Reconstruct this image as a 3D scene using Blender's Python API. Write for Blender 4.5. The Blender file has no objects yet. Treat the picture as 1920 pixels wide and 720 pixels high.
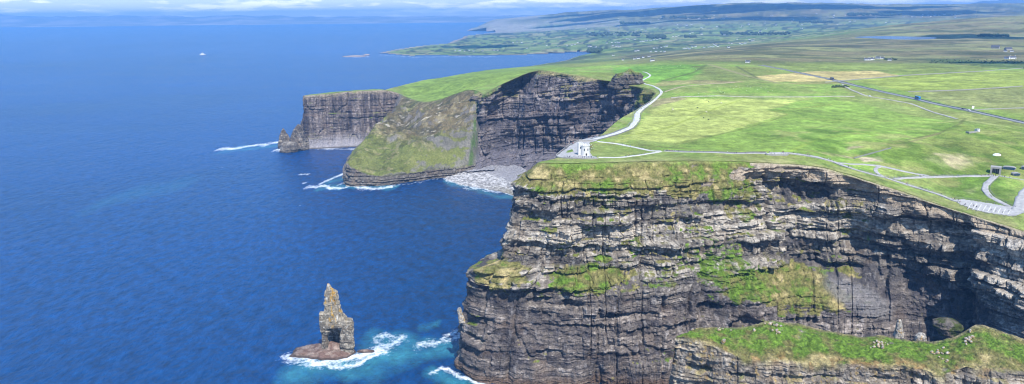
import bpy, math, random
import numpy as np
from mathutils import Matrix, Vector

random.seed(7)
RNG = np.random.default_rng(11)
C = bpy.context.scene.collection
scn = bpy.context.scene

# ---------------------------------------------------------------- camera survey
H, FPX = 310.0, 1371.0
PITCH, ROLL = math.radians(13.73), math.radians(0.6)
cp, sp = math.cos(PITCH), math.sin(PITCH)
cr, sr = math.cos(ROLL), math.sin(ROLL)
F = np.array([0, cp, -sp]); R0 = np.array([1.0, 0, 0]); U0 = np.array([0, sp, cp])
RV = cr * R0 - sr * U0
UV = cr * U0 + sr * R0


def rays(px, py):
    px = np.asarray(px, float); py = np.asarray(py, float)
    return F + RV * ((px - 960) / FPX)[..., None] + UV * ((360 - py) / FPX)[..., None]


def at_d(px, py, D):
    d = rays(px, py)
    s = D / d[..., 1]
    return np.array([0, 0, H]) + d * np.asarray(s)[..., None]


def at_z(px, py, z=0.0):
    d = rays(px, py)
    s = (z - H) / d[..., 2]
    return np.array([0, 0, H]) + d * np.asarray(s)[..., None]


def foot(px, D, z=-3.0):
    # point at height z and forward distance D that appears in image column px
    lo, hi = 0.0, 3000.0
    for _ in range(50):
        m = (lo + hi) / 2
        p = at_d(px, m, D)
        if p[2] > z: lo = m
        else: hi = m
    return at_d(px, lo, D)


def project(P):
    v = P - np.array([0, 0, H])
    zc = v @ F
    return 960 + FPX * (v @ RV) / zc, 360 - FPX * (v @ UV) / zc, zc


# ---------------------------------------------------------------- noise
def _hash(ix, iy, iz, seed):
    with np.errstate(over='ignore'):
        h = (ix.astype(np.int64).astype(np.uint32) * np.uint32(374761393)
             + iy.astype(np.int64).astype(np.uint32) * np.uint32(668265263)
             + iz.astype(np.int64).astype(np.uint32) * np.uint32(2147483647)
             + np.uint32((seed * 974634777 + 12345) & 0xffffffff))
        h = (h ^ (h >> np.uint32(13))) * np.uint32(1274126177)
        h = h ^ (h >> np.uint32(16))
        h = h * np.uint32(2246822519)
        h = h ^ (h >> np.uint32(15))
    return h.astype(np.float64) / 4294967296.0


def vn3(x, y, z, seed=0):
    x, y, z = np.broadcast_arrays(np.asarray(x, float), np.asarray(y, float), np.asarray(z, float))
    ix, iy, iz = np.floor(x), np.floor(y), np.floor(z)
    fx, fy, fz = x - ix, y - iy, z - iz
    fx = fx * fx * (3 - 2 * fx); fy = fy * fy * (3 - 2 * fy); fz = fz * fz * (3 - 2 * fz)
    r = 0
    for a in (0, 1):
        for b in (0, 1):
            for c in (0, 1):
                w = (fx if a else 1 - fx) * (fy if b else 1 - fy) * (fz if c else 1 - fz)
                r = r + w * _hash(ix + a, iy + b, iz + c, seed)
    return r


def vn2(x, y, seed=0):
    x, y = np.broadcast_arrays(np.asarray(x, float), np.asarray(y, float))
    ix, iy = np.floor(x), np.floor(y)
    fx, fy = x - ix, y - iy
    fx = fx * fx * (3 - 2 * fx); fy = fy * fy * (3 - 2 * fy)
    zz = np.zeros_like(ix)
    return ((1 - fx) * (1 - fy) * _hash(ix, iy, zz, seed) + fx * (1 - fy) * _hash(ix + 1, iy, zz, seed)
            + (1 - fx) * fy * _hash(ix, iy + 1, zz, seed) + fx * fy * _hash(ix + 1, iy + 1, zz, seed))


def fbm2(x, y, seed=0, o=4, g=0.5):
    r, a, t, k = 0, 1.0, 0, 1.0
    for i in range(o):
        r = r + a * vn2(x * k + i * 13.7, y * k - i * 7.3, seed + i); t += a; a *= g; k *= 2.03
    return r / t


def fbm3(x, y, z, seed=0, o=3, g=0.5):
    r, a, t, k = 0, 1.0, 0, 1.0
    for i in range(o):
        r = r + a * vn3(x * k + i * 3.7, y * k, z * k - i * 5.1, seed + i); t += a; a *= g; k *= 2.03
    return r / t


def sstep(a, b, x):
    t = np.clip((x - a) / (b - a), 0, 1)
    return t * t * (3 - 2 * t)


def lerp(a, b, t):
    return a + (b - a) * t


def mixc(a, b, t):
    return a + (np.asarray(b, float) - a) * np.asarray(t)[..., None]


# ---------------------------------------------------------------- mesh helpers
def tag(o, label=None, cat=None, group=None, kind=None):
    if label: o['label'] = label
    if cat: o['category'] = cat
    if group: o['group'] = group
    if kind: o['kind'] = kind
    return o


def grid_mesh(name, P, mat, col=None, keep=None, smooth=False, closed_u=False, extra=None):
    nu, nt = P.shape[:2]
    V = P.reshape(-1, 3)
    i = np.arange(nu if closed_u else nu - 1)[:, None]; j = np.arange(nt - 1)[None, :]
    i2 = (i + 1) % nu
    a = i * nt + j; b = i2 * nt + j; c = i2 * nt + j + 1; d = i * nt + j + 1
    Q = np.stack([a, b, c, d], -1).reshape(-1, 4)
    if keep is not None:
        Q = Q[keep.reshape(-1)[Q].all(1)]
        used = np.zeros(len(V), bool); used[Q] = True
        remap = np.cumsum(used) - 1
        V = V[used]; Q = remap[Q]
        if col is not None: col = col.reshape(-1, 3)[used]
        if extra is not None: extra = {k: v.reshape(-1)[used] for k, v in extra.items()}
    me = bpy.data.meshes.new(name)
    me.vertices.add(len(V)); me.vertices.foreach_set('co', V.astype(np.float32).ravel())
    me.loops.add(Q.size); me.loops.foreach_set('vertex_index', Q.astype(np.int32).ravel())
    me.polygons.add(len(Q))
    me.polygons.foreach_set('loop_start', np.arange(0, Q.size, 4, dtype=np.int32))
    me.update(calc_edges=True)
    if col is not None:
        at = me.attributes.new('albedo', 'FLOAT_COLOR', 'POINT')
        cc = np.ones((len(V), 4), np.float32); cc[:, :3] = np.clip(col.reshape(-1, 3), 0, 1)
        at.data.foreach_set('color', cc.ravel())
    if extra is not None:
        for k, v in extra.items():
            at = me.attributes.new(k, 'FLOAT', 'POINT')
            at.data.foreach_set('value', v.reshape(-1).astype(np.float32))
    me.polygons.foreach_set('use_smooth', np.full(len(Q), smooth))
    me.materials.append(mat)
    o = bpy.data.objects.new(name, me); C.objects.link(o)
    return o


def grid_normals(P):
    du = np.gradient(P, axis=0); dt = np.gradient(P, axis=1)
    n = np.cross(dt, du)
    n /= np.linalg.norm(n, axis=-1, keepdims=True) + 1e-9
    return n


class MB:
    """collects boxes, tubes, lathes and prisms into ONE mesh"""
    def __init__(self): self.v = []; self.f = []; self.m = []; self.s = 0
    def face(self, vs, m=0):
        b = len(self.v); self.v += [tuple(p) for p in vs]; self.f.append(tuple(range(b, b + len(vs)))); self.m.append(m)
    def raw(self, vs, fs, m=0):
        b = len(self.v); self.v += [tuple(p) for p in vs]
        for f in fs: self.f.append(tuple(b + k for k in f)); self.m.append(m)
    def box(self, x0, x1, y0, y1, z0, z1, m=0):
        v = [(x, y, z) for z in (z0, z1) for y in (y0, y1) for x in (x0, x1)]
        self.raw(v, [(0, 2, 3, 1), (4, 5, 7, 6), (0, 1, 5, 4), (2, 6, 7, 3), (0, 4, 6, 2), (1, 3, 7, 5)], m)
    def prism(self, poly, z0, z1, m=0):
        n = len(poly)
        v = [(x, y, z0) for x, y in poly] + [(x, y, z1) for x, y in poly]
        f = [tuple(range(n - 1, -1, -1)), tuple(range(n, 2 * n))] + [(i, (i + 1) % n, n + (i + 1) % n, n + i) for i in range(n)]
        self.raw(v, f, m)
    def lathe(self, prof, n=16, cx=0, cy=0, m=0, sx=1, sy=1):
        v = []; f = []
        for r, z in prof:
            for k in range(n):
                a = 2 * math.pi * k / n
                v.append((cx + r * sx * math.cos(a), cy + r * sy * math.sin(a), z))
        for i in range(len(prof) - 1):
            for k in range(n):
                f.append((i * n + k, i * n + (k + 1) % n, (i + 1) * n + (k + 1) % n, (i + 1) * n + k))
        f.append(tuple(range(n - 1, -1, -1))); f.append(tuple((len(prof) - 1) * n + k for k in range(n)))
        self.raw(v, f, m)
    def tube(self, p, q, r, n=6, r2=None, m=0):
        p = Vector(p); q = Vector(q); d = (q - p).normalized()
        u = d.cross(Vector((0, 0, 1)) if abs(d.z) < .9 else Vector((1, 0, 0))).normalized(); w = d.cross(u)
        r2 = r if r2 is None else r2
        v = [p + (u * math.cos(2 * math.pi * k / n) + w * math.sin(2 * math.pi * k / n)) * r for k in range(n)]
        v += [q + (u * math.cos(2 * math.pi * k / n) + w * math.sin(2 * math.pi * k / n)) * r2 for k in range(n)]
        f = [(k, (k + 1) % n, n + (k + 1) % n, n + k) for k in range(n)] + [tuple(range(n - 1, -1, -1)), tuple(range(n, 2 * n))]
        self.raw(v, f, m)
    def build(self, name, mats, parent=None, smooth=False):
        me = bpy.data.meshes.new(name); me.from_pydata(self.v, [], self.f)
        mats = mats if isinstance(mats, (list, tuple)) else [mats]
        for m in mats: me.materials.append(m)
        me.polygons.foreach_set('material_index', self.m)
        if smooth: me.polygons.foreach_set('use_smooth', [True] * len(self.f))
        me.update()
        o = bpy.data.objects.new(name, me); C.objects.link(o)
        if parent: o.parent = parent
        return o


def empty(name, loc, rz=0.0):
    o = bpy.data.objects.new(name, None); C.objects.link(o)
    o.location = loc; o.rotation_euler = (0, 0, rz); o.empty_display_size = 1
    return o


def copy_tree(o, parent=None):
    c = o.copy(); C.objects.link(c)
    if parent: c.parent = parent
    for ch in list(o.children): copy_tree(ch, c)
    return c


# ---------------------------------------------------------------- materials
def new_mat(name):
    m = bpy.data.materials.new(name); m.use_nodes = True
    nt = m.node_tree
    return m, nt, nt.nodes['Principled BSDF'], nt.nodes.new, nt.links.new


def noise_node(N, L, vec, scale, detail=4, rough=0.55):
    n = N('ShaderNodeTexNoise'); n.inputs['Scale'].default_value = scale
    n.inputs['Detail'].default_value = detail; n.inputs['Roughness'].default_value = rough
    L(vec, n.inputs['Vector'])
    return n.outputs['Fac']


def math_node(N, L, op, a, b=None, clamp=False):
    n = N('ShaderNodeMath'); n.operation = op; n.use_clamp = clamp
    for k, v in enumerate((a, b)):
        if v is None: continue
        if isinstance(v, (int, float)): n.inputs[k].default_value = v
        else: L(v, n.inputs[k])
    return n.outputs[0]


def ground_mat(name, rough, scales, amps, bump, bump_scale):
    """albedo attribute x multi-scale procedural mottling, with bump"""
    m, nt, b, N, L = new_mat(name)
    geo = N('ShaderNodeNewGeometry'); pos = geo.outputs['Position']
    at = N('ShaderNodeAttribute'); at.attribute_name = 'albedo'
    k = None
    for s, a in zip(scales, amps):
        n = noise_node(N, L, pos, s, 5, .6)
        v = math_node(N, L, 'MULTIPLY_ADD', n, a * 2); v.node.inputs[2].default_value = 1 - a
        k = v if k is None else math_node(N, L, 'MULTIPLY', k, v)
    mx = N('ShaderNodeVectorMath'); mx.operation = 'SCALE'
    L(at.outputs['Color'], mx.inputs[0]); L(k, mx.inputs['Scale'])
    L(mx.outputs[0], b.inputs['Base Color'])
    b.inputs['Roughness'].default_value = rough
    b.inputs['Specular IOR Level'].default_value = 0.12
    bp = N('ShaderNodeBump'); bp.inputs['Strength'].default_value = 1.0; bp.inputs['Distance'].default_value = bump
    L(noise_node(N, L, pos, bump_scale, 6, .65), bp.inputs['Height'])
    L(bp.outputs[0], b.inputs['Normal'])
    return m


def flat_mat(name, col, rough=0.7, scale=1.5, amp=0.2, metal=0.0, spec=0.3):
    m, nt, b, N, L = new_mat(name)
    tc = N('ShaderNodeTexCoord')
    n = noise_node(N, L, tc.outputs['Object'], scale, 4, .6)
    v = math_node(N, L, 'MULTIPLY_ADD', n, amp * 2); v.node.inputs[2].default_value = 1 - amp
    rgb = N('ShaderNodeRGB'); rgb.outputs[0].default_value = (*col, 1)
    mx = N('ShaderNodeVectorMath'); mx.operation = 'SCALE'
    L(rgb.outputs[0], mx.inputs[0]); L(v, mx.inputs['Scale']); L(mx.outputs[0], b.inputs['Base Color'])
    b.inputs['Roughness'].default_value = rough; b.inputs['Metallic'].default_value = metal
    b.inputs['Specular IOR Level'].default_value = spec
    return m


M_ROCK = ground_mat('cliff_rock', .92, (1.1, 0.3), (1.15, .8), 1.0, 0.9)
M_TURF = ground_mat('turf', .95, (0.7, 0.16, 0.04, 0.009, .0028), (.9, .6, .45, .4, .4), 0.9, 0.7)
M_FAR = ground_mat('far_hills', .95, (0.004, 0.0009), (.35, .3), 5.0, 0.01)
# ---------------------------------------------------------------- coast columns
# every column runs from the rim (level 0) to the foot (level 5)
def P_(px, py, D): return at_d(px, py, D)


def hidden(l0, n, offs, zs):
    n = np.array([n[0], n[1], 0.0]); n /= np.linalg.norm(n)
    out = [l0]
    for o, z in zip(offs, zs):
        q = l0 + n * o; q[2] = z if z < 0 or z > 1.001 else l0[2] * z
        out.append(q)
    return out


def col(*a):
    r = []
    for t in a: r.append(foot(*t) if len(t) == 2 else at_d(*t))
    return r


main_cols = [
    col((2240, 540, 462), (2235, 565, 458), (2225, 630, 450), (2215, 690, 446), (2210, 720, 442), (2200, 432)),
    col((2060, 480, 502), (2055, 505, 498), (2050, 575, 490), (2045, 640, 484), (2040, 670, 480), (2030, 468)),
    col((1920, 434, 545), (1918, 456, 540), (1915, 540, 530), (1912, 600, 522), (1910, 640, 518), (1905, 505)),
    col((1850, 412, 566), (1848, 436, 561), (1845, 520, 552), (1842, 600, 545), (1840, 640, 541), (1838, 528)),
    col((1822, 403, 575), (1822, 426, 571), (1822, 510, 568), (1822, 590, 562), (1822, 640, 558), (1822, 540)),
    col((1780, 390, 588), (1780, 413, 585), (1780, 490, 584), (1780, 560, 580), (1780, 600, 576), (1780, 555)),
    col((1700, 362, 606), (1700, 385, 603), (1700, 450, 604), (1700, 530, 602), (1700, 590, 594), (1700, 568)),
    col((1600, 330, 628), (1600, 360, 624), (1600, 430, 626), (1600, 500, 622), (1600, 562, 598), (1600, 566)),
    col((1500, 308, 645), (1500, 335, 640), (1500, 420, 636), (1500, 490, 630), (1500, 572, 592), (1500, 569)),
    col((1400, 303, 648), (1400, 345, 638), (1400, 430, 624), (1400, 480, 617), (1400, 566, 585), (1400, 567)),
    col((1300, 302, 638), (1300, 360, 618), (1300, 440, 606), (1300, 500, 600), (1300, 548, 585), (1300, 566)),
    col((1200, 303, 630), (1200, 368, 608), (1200, 450, 599), (1200, 505, 596), (1200, 545, 578), (1200, 565)),
    col((1100, 306, 624), (1100, 365, 606), (1100, 450, 598), (1100, 500, 597), (1100, 545, 576), (1100, 565)),
    col((1040, 306, 624), (1035, 360, 606), (1025, 450, 600), (1015, 500, 598), (1000, 530, 582), (980, 567)),
    col((1010, 306, 630), (982, 350, 614), (966, 440, 608), (955, 485, 606), (918, 502, 592), (900, 575)),
    col((1010, 303, 644), (970, 345, 628), (957, 440, 620), (945, 487, 618), (884, 508, 606), (856, 606)),
]
c = main_cols[-1]
l0 = P_(1040, 297, 664)
main_cols.append([l0, c[1] + [7, 40, 0], c[2] + [6, 40, 0], c[3] + [6, 40, 0], c[4] + [12, 42, -2], c[5] + [8, 40, 0]])
hid_o = (8, 18, 25, 32, 46); hid_z = (.86, .62, .42, .3, -3)
for px, py, D, n in ((1054, 285, 697, (-.95, .2)), (1086, 266, 760, (-.95, .3)), (1124, 252, 820, (-.95, .25)),
                     (1148, 234, 900, (-.96, .25)), (1168, 217, 985, (-.98, .2)), (1192, 204, 1050, (-1, .1)),
                     (1216, 189, 1130, (-1, -.05)), (1228, 175, 1205, (-.98, -.2))):
    main_cols.append(hidden(P_(px, py, D), n, hid_o, hid_z))
main_vis = [.3, .5, 1, 1, 1, 1, 1, 1, 1, 1, 1, 1, 1, 1, 1, .9, .5, .12, .12, .12, .12, .12, .12, .12, .12]

mid_o = (4, 10, 17, 30, 92); mid_z = (.9, .66, .42, .2, -3)
mid_cols = [hidden(P_(px, py, D), n, mid_o, mid_z) for px, py, D, n in (
    (1228, 175, 1205, (-.98, -.2)), (1215, 168, 1262, (-.75, -.66)), (1185, 161, 1328, (-.68, -.73)), (1150, 153, 1380, (-.66, -.75)), (1110, 146, 1420, (-.66, -.75)),
    (1070, 140, 1452, (-.66, -.75)), (1040, 135, 1474, (-.6, -.8)), (1012, 132, 1488, (-.55, -.83)), (985, 139, 1492, (-.45, -.9)), (963, 149, 1494, (-.4, -.9)),
    (930, 164, 1494, (-.3, -.95)), (906, 179, 1492, (-.3, -.95)))]
l0 = P_(898, 173, 1570)
mid_cols.append(hidden(l0, (-.9, -.3), (3, 6, 9, 12, 20), (.92, .8, .6, .4, -3)))

prom_cols = [
    col((903, 176, 1590), (907, 200, 1545), (907, 235, 1515), (905, 275, 1485), (900, 306, 1450), (897, 1430)),
    col((894, 170, 1600), (896, 195, 1535), (895, 235, 1490), (891, 275, 1456), (884, 310, 1425), (882, 1415)),
    col((880, 168, 1600), (885, 200, 1535), (882, 240, 1477), (875, 280, 1437), (862, 315, 1407), (858, 1400)),
    col((830, 184, 1645), (835, 215, 1545), (835, 250, 1472), (825, 285, 1422), (800, 319, 1382), (795, 1374)),
    col((795, 192, 1690), (795, 222, 1562), (790, 255, 1480), (775, 290, 1402), (738, 331, 1339), (735, 1333)),
    col((775, 188, 1735), (765, 215, 1650), (742, 250, 1530), (712, 287, 1430), (685, 326, 1332), (687, 1323)),
    col((762, 183, 1780), (747, 205, 1695), (712, 238, 1570), (682, 262, 1470), (651, 306, 1362), (648, 1340)),
    col((752, 178, 1810), (744, 202, 1745), (730, 232, 1680), (700, 250, 1630), (668, 278, 1580), (650, 1560)),
    col((748, 176, 1830), (742, 200, 1790), (735, 225, 1770), (728, 245, 1755), (722, 262, 1745), (716, 1735)),
]
hd_o = (3, 6, 8, 16, 34); hd_z = (.9, .62, .32, .13, -3)
head_cols = [hidden(P_(px, py, D), n, hd_o, hd_z) for px, py, D, n in (
    (757, 180, 1850, (.3, -.95)), (748, 174, 1825, (.1, -1)), (730, 170, 1800, (0, -1)), (700, 170, 1783, (0, -1)), (650, 173, 1770, (0, -1)),
    (605, 177, 1758, (0, -1)), (572, 179.5, 1748, (-.15, -1)))]
head_cols.append(hidden(P_(568, 179, 1760), (-1, -.1), (2, 4, 5, 8, 16), hd_z))
for px, py, D, n in ((590, 177.3, 1800, (-.9, .5)), (655, 172, 1880, (-.6, .8)), (738, 164, 2010, (-.7, .7)), (800, 149, 2300, (-.9, .4)), (870, 136, 2700, (-.9, .4)),
                     (930, 131, 3000, (-.9, .4)), (1000, 122, 3500, (-.9, .4)), (1060, 113, 4200, (-.9, .4)), (1106, 104, 5200, (-.9, .4))):
    head_cols.append(hidden(P_(px, py, D), n, (15, 30, 45, 60, 80), (.9, .66, .42, .2, -3)))
head_vis = [.6, 1, 1, 1, 1, 1, 1, .8, .2] + [.1] * 8

# low shore beyond, as pixels of the waterline
low_shore = [(1112, 100), (1085, 97.5), (1050, 100), (1000, 102.5), (950, 104), (900, 105), (850, 104.5), (800, 104), (770, 105.5), (745, 103), (722, 101), (707, 100.5),
             (718, 97), (745, 92), (770, 88), (805, 84), (838, 81), (850, 76), (866, 71), (870, 67), (905, 63.5), (930, 60), (900, 58.5), (874, 58),
             (883, 53), (905, 50), (940, 46), (965, 43), (1000, 39.5)]
low_pts = [at_z(x, y)[:2] for x, y in low_shore]


def catmull(cols, per=24):
    A = np.array(cols, float)            # ncol, nlev, 3
    n = len(A); out = []; cid = []
    for i in range(n - 1):
        p0 = A[max(i - 1, 0)]; p1 = A[i]; p2 = A[i + 1]; p3 = A[min(i + 2, n - 1)]
        for k in range(per):
            t = k / per
            q = .5 * ((2 * p1) + (p2 - p0) * t + (2 * p0 - 5 * p1 + 4 * p2 - p3) * t * t + (3 * p1 - p0 - 3 * p2 + p3) * t ** 3)
            out.append(lerp(q, lerp(p1, p2, t), .35)); cid.append(i + t)
    out.append(A[-1]); cid.append(n - 1)
    return np.array(out), np.array(cid)


DENSE = {k: catmull(v) for k, v in dict(main=main_cols, mid=mid_cols, prom=prom_cols, head=head_cols).items()}
rim = np.concatenate([DENSE[k][0][:, 0, :2] for k in ('main', 'mid', 'prom', 'head')])
n_rim = len(rim)
coast = np.concatenate([rim, np.array(low_pts), np.array([[3000., 60000.], [60000., 60000.], [60000., 300.], [900., 300.]])])

# ---------------------------------------------------------------- terrain height
ctrl = []
for cols in (main_cols, mid_cols, prom_cols, head_cols):
    ctrl += [c_[0] for c_ in cols]
for px, py, D in (
    # visitor slope and plateau
    (1300, 289, 680), (1450, 288, 690), (1580, 302, 680), (1660, 312, 680), (1740, 352, 642), (1800, 370, 618), (1880, 392, 588), (1960, 405, 572),
    (1860, 345, 652), (1870, 318, 700), (1870, 300, 728), (1850, 270, 780), (1780, 290, 732), (1700, 290, 722), (1950, 290, 745), (2100, 330, 680), (2250, 400, 605), (2250, 300, 740),
    (1130, 285, 705), (1200, 285, 705), (1200, 262, 780), (1300, 262, 775), (1130, 265, 765), (1095, 285, 700),
    (1300, 240, 860), (1450, 240, 860), (1600, 245, 840), (1750, 235, 880), (1850, 232, 880), (2000, 240, 880), (2250, 250, 860),
    (1230, 215, 990), (1300, 200, 1040), (1450, 195, 1070), (1600, 195, 1070), (1750, 195, 1060), (1920, 210, 985), (2150, 200, 1040),
    (1260, 170, 1210), (1350, 165, 1240), (1500, 165, 1240), (1620, 172, 1190), (1750, 165, 1240), (1920, 170, 1200), (2150, 160, 1300),
    (1230, 145, 1450), (1330, 130, 1600), (1350, 150, 1360), (1480, 135, 1560), (1620, 140, 1500), (1800, 140, 1500), (1950, 140, 1500), (2150, 130, 1650),
    (1160, 135, 1700), (1240, 124, 1850), (1330, 121, 1750), (1450, 118, 1900), (1600, 120, 1850), (1800, 124, 1800), (1950, 125, 1800),
    (1100, 130, 1900), (1040, 128, 1950), (1050, 122, 2600), (1100, 119, 2900), (1150, 115, 3200), (1150, 125, 2300),
    (950, 140, 1900), (870, 155, 1900), (800, 168, 1930), (860, 145, 2200), (950, 133, 2500),
    (1250, 113, 2100), (1300, 106, 2400), (1380, 100, 2700), (1450, 92, 2900), (1500, 105, 2300), (1620, 108, 2300), (1750, 112, 2150), (1920, 110, 2200), (2150, 110, 2200),
    (1550, 84, 3200), (1600, 90, 2900), (1680, 71, 3700), (1700, 90, 2800), (1740, 71, 3700), (1640, 72, 3700), (1850, 75, 3400), (1920, 75, 3400), (2150, 70, 3600),
    (1600, 66, 4100), (1700, 47, 4900), (1750, 40, 5200), (1850, 33, 5400), (1920, 30, 5500), (2150, 25, 5600), (1800, 55, 4300), (1920, 52, 4300), (1500, 78, 3600),
    # valley beyond the ridge
    (1250, 98, 3900), (1180, 108, 3700), (1300, 92, 4500), (1400, 80, 5200), (1200, 92, 4700), (1150, 90, 5000), (1110, 96, 5400), (1100, 86, 6200), (1050, 90, 6200), (1000, 95, 6300),
    (900, 92, 6700), (850, 96, 6400), (800, 96, 6500), (950, 85, 7200), (950, 70, 9500), (1050, 70, 8500), (1000, 60, 11500), (1150, 70, 7500), (1250, 75, 6300), (1250, 60, 8000),
    (1400, 60, 7700), (1500, 62, 6800), (1550, 48, 8500), (1650, 44, 8800), (1100, 42, 13000), (1250, 40, 10500), (1400, 40, 10000), (1600, 36, 9800), (1750, 32, 9800), (1950, 26, 9800), (2200, 20, 9800),
    # skyline
    (1020, 30, 17500), (1073, 25, 17000), (1113, 18, 16500), (1140, 17.5, 16500), (1163, 20, 16000), (1223, 15, 15000), (1257, 13, 14500), (1300, 11, 14000), (1363, 7, 13500),
    (1463, 5.5, 13500), (1527, 4.5, 13500), (1580, 7.5, 13500), (1663, 8, 13500), (1780, 8, 14000), (1920, 6, 14000), (2200, 2, 14000)):
    ctrl.append(at_d(px, py, D))
for th in np.linspace(-.1, .9, 12):
    for D in (22000, 40000): ctrl.append(np.array([math.tan(th) * D, D, 60.]))
for th in np.linspace(-.8, -.3, 6):
    for D in (2500, 6000, 12000): ctrl.append(np.array([math.tan(th) * D, D, 20.]))
ctrl += [np.array([330, 400., 150]), np.array([500, 380, 150.])]
ctrl = np.array(ctrl)


def qmap(X, Y):
    Y = np.maximum(Y, 50)
    return np.stack([np.arctan2(X, Y) * 1.15, np.log(Y)], -1)


_q = qmap(ctrl[:, 0], ctrl[:, 1]); _n = len(_q)
_r2 = ((_q[:, None] - _q[None]) ** 2).sum(-1)
_K = .5 * _r2 * np.log(_r2 + 1e-12) + np.eye(_n) * 4e-5
_A = np.zeros((_n + 3, _n + 3)); _A[:_n, :_n] = _K; _A[:_n, _n] = 1; _A[:_n, _n + 1:] = _q; _A[_n:, :_n] = _A[:_n, _n:].T
_w = np.linalg.solve(_A, np.concatenate([ctrl[:, 2], [0, 0, 0]]))


def z_base(X, Y):
    X = np.asarray(X, float); Y = np.asarray(Y, float)
    q = qmap(X, Y).reshape(-1, 2); out = np.empty(len(q))
    for s in range(0, len(q), 20000):
        b = q[s:s + 20000]
        r2 = ((b[:, None, 0] - _q[None, :, 0]) ** 2 + (b[:, None, 1] - _q[None, :, 1]) ** 2)
        out[s:s + 20000] = (.5 * r2 * np.log(r2 + 1e-12)) @ _w[:_n] + _w[_n] + b @ _w[_n + 1:]
    return out.reshape(X.shape)


def seg_dist(X, Y, poly, closed=False, chunk=6000):
    """distance to a polyline"""
    A = poly if closed is False else np.concatenate([poly, poly[:1]])
    p, q = A[:-1], A[1:]; d = q - p; L2 = (d ** 2).sum(1) + 1e-9
    x = np.asarray(X, float).ravel(); y = np.asarray(Y, float).ravel(); out = np.empty(len(x))
    for s in range(0, len(x), chunk):
        a = x[s:s + chunk, None] - p[None, :, 0]; b = y[s:s + chunk, None] - p[None, :, 1]
        t = np.clip((a * d[:, 0] + b * d[:, 1]) / L2, 0, 1)
        out[s:s + chunk] = np.sqrt(((a - t * d[:, 0]) ** 2 + (b - t * d[:, 1]) ** 2).min(1))
    return out.reshape(np.shape(X))


def inside(X, Y, poly):
    x = np.asarray(X, float).ravel(); y = np.asarray(Y, float).ravel(); r = np.zeros(len(x), bool)
    n = len(poly)
    for i in range(n):
        x0, y0 = poly[i]; x1, y1 = poly[(i + 1) % n]
        if y0 == y1: continue
        m = ((y0 > y) != (y1 > y))
        if m.any():
            r[m] ^= x[m] < (x1 - x0) * (y[m] - y0) / (y1 - y0) + x0
    return r.reshape(np.shape(X))


rim_c = rim[::6]
low_c = np.array(low_pts)


LAKE = at_d(1681, 70.3, 3800); LAKE_R = (172.0, 250.0)


def z_land(X, Y):
    X = np.asarray(X, float); Y = np.asarray(Y, float)
    z = z_base(X, Y)
    amp = sstep(1500, 5000, Y)
    z = z + (fbm2(X / 90, Y / 90, 3, 3) - .5) * 6.0 * sstep(700, 1000, Y) * (1 - amp)
    z = z + (fbm2(X / 42, Y / 60, 8, 3) - .5) * 7.0 * sstep(170, 260, X) * sstep(600, 660, Y) * (1 - sstep(850, 980, Y))
    z = z + (fbm2(X / 380, Y / 380, 5, 4) - .5) * (14 * sstep(1600, 3000, Y) + 34 * sstep(6000, 12000, Y))
    e = ((X - LAKE[0]) / LAKE_R[0]) ** 2 + ((Y - LAKE[1]) / LAKE_R[1]) ** 2
    z = lerp(z, LAKE[2] - 1.5, 1 - sstep(.9, 2.6, e))
    f = Y > 4000
    if f.any():
        d = seg_dist(X[f], Y[f], low_c)
        k = sstep(0, 1, np.clip(d / 500, 0, 1)) * .75 + np.clip(d / 1500, 0, 1) * .25
        lim = 2.5 + d * .03
        zf = np.where(Y[f] > 5000, np.minimum(z[f], lim + (np.maximum(z[f], 0)) * k), z[f])
        z[f] = np.maximum(zf, 1.2)
    return z


def ray_land(pts, dmin=480):
    """first hit of picture points on the land"""
    pts = np.array(pts, float)
    D = 1 / np.linspace(1 / dmin, 1 / 20500., 320)
    d = rays(pts[:, 0], pts[:, 1])

    def gap(Dd, dd):
        s = Dd / dd[..., 1]
        return H + dd[..., 2] * s - z_land(dd[..., 0] * s, Dd + 0 * s)
    g = gap(np.broadcast_to(D, (len(pts), len(D))), d[:, None, :])
    below = g <= 0
    k = np.argmax(below, 1); k = np.where(below.any(1), k, len(D) - 1); k = np.maximum(k, 1)
    lo = D[k - 1]; hi = D[k]
    for _ in range(12):
        m = (lo + hi) / 2; up = gap(m, d) > 0
        lo = np.where(up, m, lo); hi = np.where(up, hi, m)
    s = hi / d[:, 1]
    x = d[:, 0] * s
    return np.stack([x, hi, z_land(x, hi)], -1)
# ---------------------------------------------------------------- land colours
G_BRIGHT = np.array([.170, .258, .044]); G_MID = np.array([.188, .232, .058]); G_OLIVE = np.array([.17, .165, .05])
G_YELLOW = np.array([.27, .29, .075]); G_STRAW = np.array([.40, .33, .16]); G_LUSH = np.array([.10, .24, .02])
SOIL = np.array([.40, .31, .19]); MOOR = np.array([.165, .145, .065]); SHRUB = np.array([.035, .06, .02])

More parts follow.
